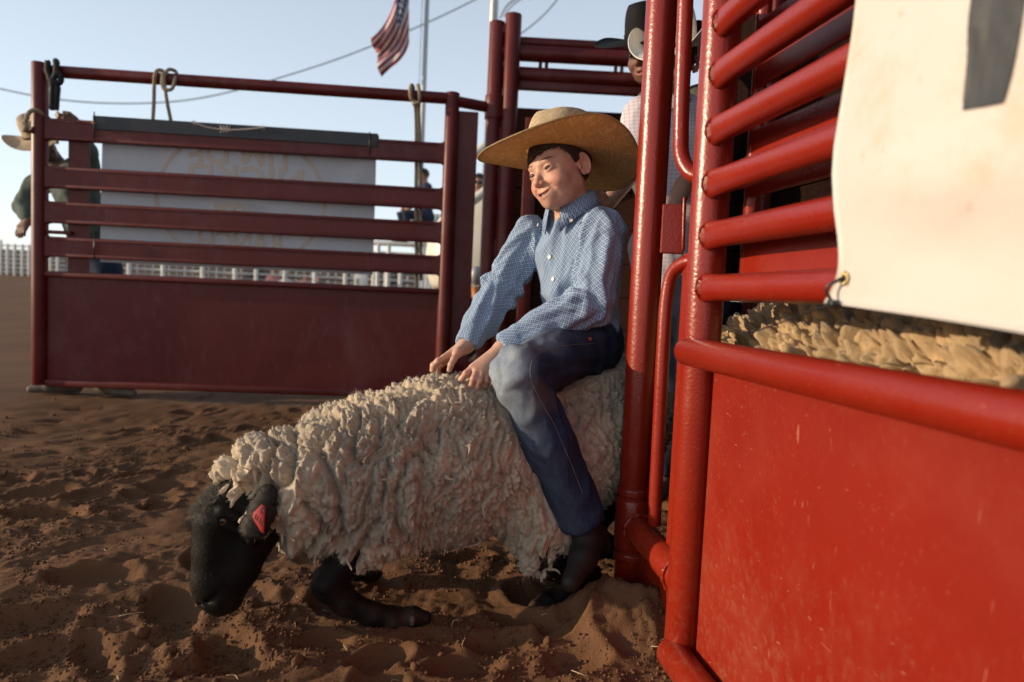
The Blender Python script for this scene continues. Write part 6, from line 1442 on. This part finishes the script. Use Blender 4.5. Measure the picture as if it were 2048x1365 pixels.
# dark low stand / seats behind the spectators
st = empty('bleacher', V(g_at(650, 26), 26, gz(g_at(650, 26), 26)), 'low wooden bleacher steps behind the far fence', 'bleacher')
for k_ in range(4): add('plank', box(V(g_at(640, 26), 25.6+k_*.7, gz(0, 26)+.35+k_*.33), V(1, 0, 0), V(0, 1, 0), gZ, 7.5, .6, .08, .01), M['bleacher'], st)
for xx in (g_at(500, 26), g_at(780, 26)): add('support', box(V(xx, 26.6, gz(0, 26)+.5), V(1, 0, 0), V(0, 1, 0), gZ, .12, 2.6, 1.1, .01), M['bleacher'], st)
# white board gate by the child
xg0, xg1 = at(838, 500, 9.8)[0], at(884, 500, 9.8)[0]
wg = empty('board_fence', V((xg0+xg1)/2, 9.8, gz(xg0, 9.8)), 'white upright board fence under the sitting child', 'fence'); zt_ = at(860, 428, 9.8)[2]; n_b = 6
for i in range(n_b+2):
    xx = xg0+(xg1-xg0)*(i+.5)/n_b; add('board', box(V(xx, 9.8+.004*(i % 2), (zt_+gz(xx, 9.8))/2), V(1, 0, 0), V(0, 1, 0), gZ, (xg1-xg0)/n_b-.008, .03, zt_-gz(xx, 9.8), .004), M['white_paint'], wg, False)
add('rail', pipe(V(at(742, 486, 9.9)[0], 9.9, at(742, 486, 9.9)[2]), V(xg1, 9.9, at(742, 486, 9.9)[2]), .035, 10), M['white_paint'], wg); add('rail', pipe(V(at(742, 486, 9.9)[0], 9.9, at(742, 505, 9.9)[2]), V(xg1, 9.9, at(742, 505, 9.9)[2]), .02, 10), M['white_paint'], wg)
for u in (757, 778): xx = at(u, 490, 9.9)[0]; add('post', pipe(V(xx, 9.9, gz(xx, 9.9)-.1), V(xx, 9.9, at(742, 482, 9.9)[2]), .03, 10), M['white_paint'], wg)
# flagpole and flag
fyy = 14.0; b_ = at(833, 590, fyy); fp = empty('flagpole', V(b_[0], fyy, gz(b_[0], fyy)), 'slim pale metal flagpole rising behind the open gate', 'flagpole')
add('pole', tube([V(b_[0], fyy, gz(b_[0], fyy)-.1), V(b_[0], fyy, 5), V(b_[0], fyy, 9.5)], [.055, .048, .035], 16), M['steel'], fp); add('finial', (V(b_[0], fyy, 9.56)+uv_v*.08, uv_f), M['brass'], fp)
add('halyard', tube([V(b_[0]-.09, fyy-.05, 1.6), V(b_[0]-.09, fyy-.05, 9.4)], .006, 6), M['wire'], fp)
q = N('flag_cloth'); uv = q.n('UVMap'); sp = q.n('SeparateXYZ'); q.l(uv.outputs[0], sp.inputs[0]); U_, V__ = sp.outputs[0], sp.outputs[1]
stp = q.math('LESS_THAN', q.math('FRACT', q.math('MULTIPLY', V__, 6.5)), .5); col = q.mix(stp, (.66, .62, .60), (.38, .022, .040))
can = q.math('MULTIPLY', q.math('LESS_THAN', U_, .40), q.math('LESS_THAN', V__, 7/13)); a_ = q.math('SUBTRACT', q.math('FRACT', q.math('MULTIPLY', U_, 15.0)), .5); b__ = q.math('SUBTRACT', q.math('FRACT', q.math('MULTIPLY', V__, 9.2)), .5)
dd = q.math('ADD', q.math('MULTIPLY', a_, a_), q.math('MULTIPLY', b__, b__)); star = q.math('LESS_THAN', dd, .07); col = q.mix(can, col, q.mix(star, (.025, .035, .12), (.6, .6, .6))); q.set('Base Color', col); q.set('Roughness', .8)
tr = q.n('BsdfTranslucent'); q.l(col, tr.inputs[0]); mx = q.n('MixShader'); mx.inputs[0].default_value = .35; q.l(q.b.outputs[0], mx.inputs[1]); q.l(tr.outputs[0], mx.inputs[2]); q.l(mx.outputs[0], q.t.nodes['Material Output'].inputs['Surface']); M['flag'] = q.m
top = smooth_path(np.array([(818, -92, 0), (800, -40, 0), (782, 20, 0), (762, 58, 0), (744, 78, 0)], float), 12); bot = smooth_path(np.array([(818, 86, 0), (812, 104, 0), (800, 122, 0), (782, 136, 0), (762, 153, 0)], float), 12); G = []; nr_ = len(top); nc_ = 40
for i in range(nr_):
    for k_ in range(nc_):
        t_ = k_/(nc_-1); p_ = top[i]*(1-t_)+bot[i]*t_; w_ = i/(nr_-1); G.append(at(p_[0]+3*w_*math.sin(t_*9+w_*4), p_[1]+2*w_*math.sin(t_*7), fyy-.06+.22*w_*math.sin(t_*8+w_*5)+.10*w_*math.sin(t_*17-w_*9)))
I = np.arange(nr_*nc_).reshape(nr_, nc_); fo = add('flag', (np.array(G), np.stack([I[:-1, :-1], I[1:, :-1], I[1:, 1:], I[:-1, 1:]], -1).reshape(-1, 4)), M['flag']); tag(fo, 'red and white striped flag with starred blue corner hanging from the pole', 'flag')
set_uv(fo.data, lambda li: np.stack([li//nc_/(nr_-1), (li % nc_)/(nc_-1)], 1)); sm_ = fo.modifiers.new('thickness', 'SOLIDIFY'); sm_.thickness = .004
# lamp pole and wires
lp = empty('light_pole', V(at(985, 560, 32)[0], 32, .5), 'grey light pole rising above the chute posts', 'pole'); b_ = at(988, 20, 32); add('pole', tube([V(b_[0], 32, .2), V(b_[0], 32, 15), V(b_[0], 32, 26)], [.22, .18, .13], 12), M['steel'], lp)
for (p, r_) in (([at(1000, 36, 31), at(1016, 10, 31), at(1042, -6, 31), at(1062, -2, 31)], .045), ([at(1008, 34, 31), at(1022, 14, 31), at(1046, -4, 31)], .03)): add('bracket_arm', tube(smooth_path(np.array(p), 6), r_, 8), M['steel'], lp)
def wire(pts, Y, lab): o = add('overhead_wire', tube(smooth_path(np.array([at(u, v, Y) for u, v in pts]), 10), .028, 6), M['wire']); tag(o, lab, 'wire')
wire([(-200, 130), (0, 178), (100, 197), (190, 206), (290, 207), (380, 200), (470, 182), (560, 156), (660, 124), (745, 92), (850, 48), (958, -4), (1060, -60)], 30, 'long thin wire sagging across the sky behind the flag')
wire([(1000, 95), (1050, 62), (1090, 28), (1122, -10), (1160, -60)], 30, 'short thin wire slanting up right of the chute posts')
# white utility cart glimpsed between jamb plate and hinge post
M['cart_white'] = simple('cart_white_plastic', (.66, .62, .53), .35, (.60, .55, .46), 3); M['tyre'] = simple('tyre_rubber', (.015, .015, .016), .9, None, 20, .5, 80); M['orange'] = simple('orange_plastic', (.45, .15, .03), .5)
cy = 7.2; cb_ = at(958, 640, cy); ct = empty('utility_cart', V(cb_[0], cy, gz(cb_[0], cy)), 'cream white utility cart half hidden behind the hinge post', 'cart')
def cart(p): q = p-V(cb_[0], cy+.5, 0); return smax(ell(q, (0.1, 0, 1.15), (.75, .55, .75)), -(p[:, 2]-.80), .05)
v, q_ = surf(cart, V(cb_[0]-1.0, cy-.3, .6), V(cb_[0]+1.2, cy+1.3, 2.2), .04); add('body_panel', (v, q_), M['cart_white'], ct)
for dx in (-.35, .55): P = [V(cb_[0]+dx+math.cos(a)*.30, cy+.2, gz(cb_[0], cy)+.36+math.sin(a)*.30) for a in np.linspace(0, 2*math.pi, 25)]; add('wheel', tube(P, .12, 10), M['tyre'], ct)
add('roll_bar', pipe(at(900, 350, cy), at(972, 292, cy), .05, 12), M['cart_white'], ct); add('roll_bar', pipe(at(915, 425, cy-.1), at(975, 380, cy-.1), .05, 12), M['cart_white'], ct); add('side_bar', pipe(at(925, 618, cy-.1), at(1000, 640, cy-.1), .055, 12), M['cart_white'], ct)
add('spring', tube([at(950, 575, cy-.05), at(956, 625, cy-.05)], .04, 10), M['orange'], ct); add('lamp', (at(953, 552, cy-.12)+uv_v*V(.07, .05, .10), uv_f), M['steel'], ct)
# planks, grain and gusset seen only from inside stay as built
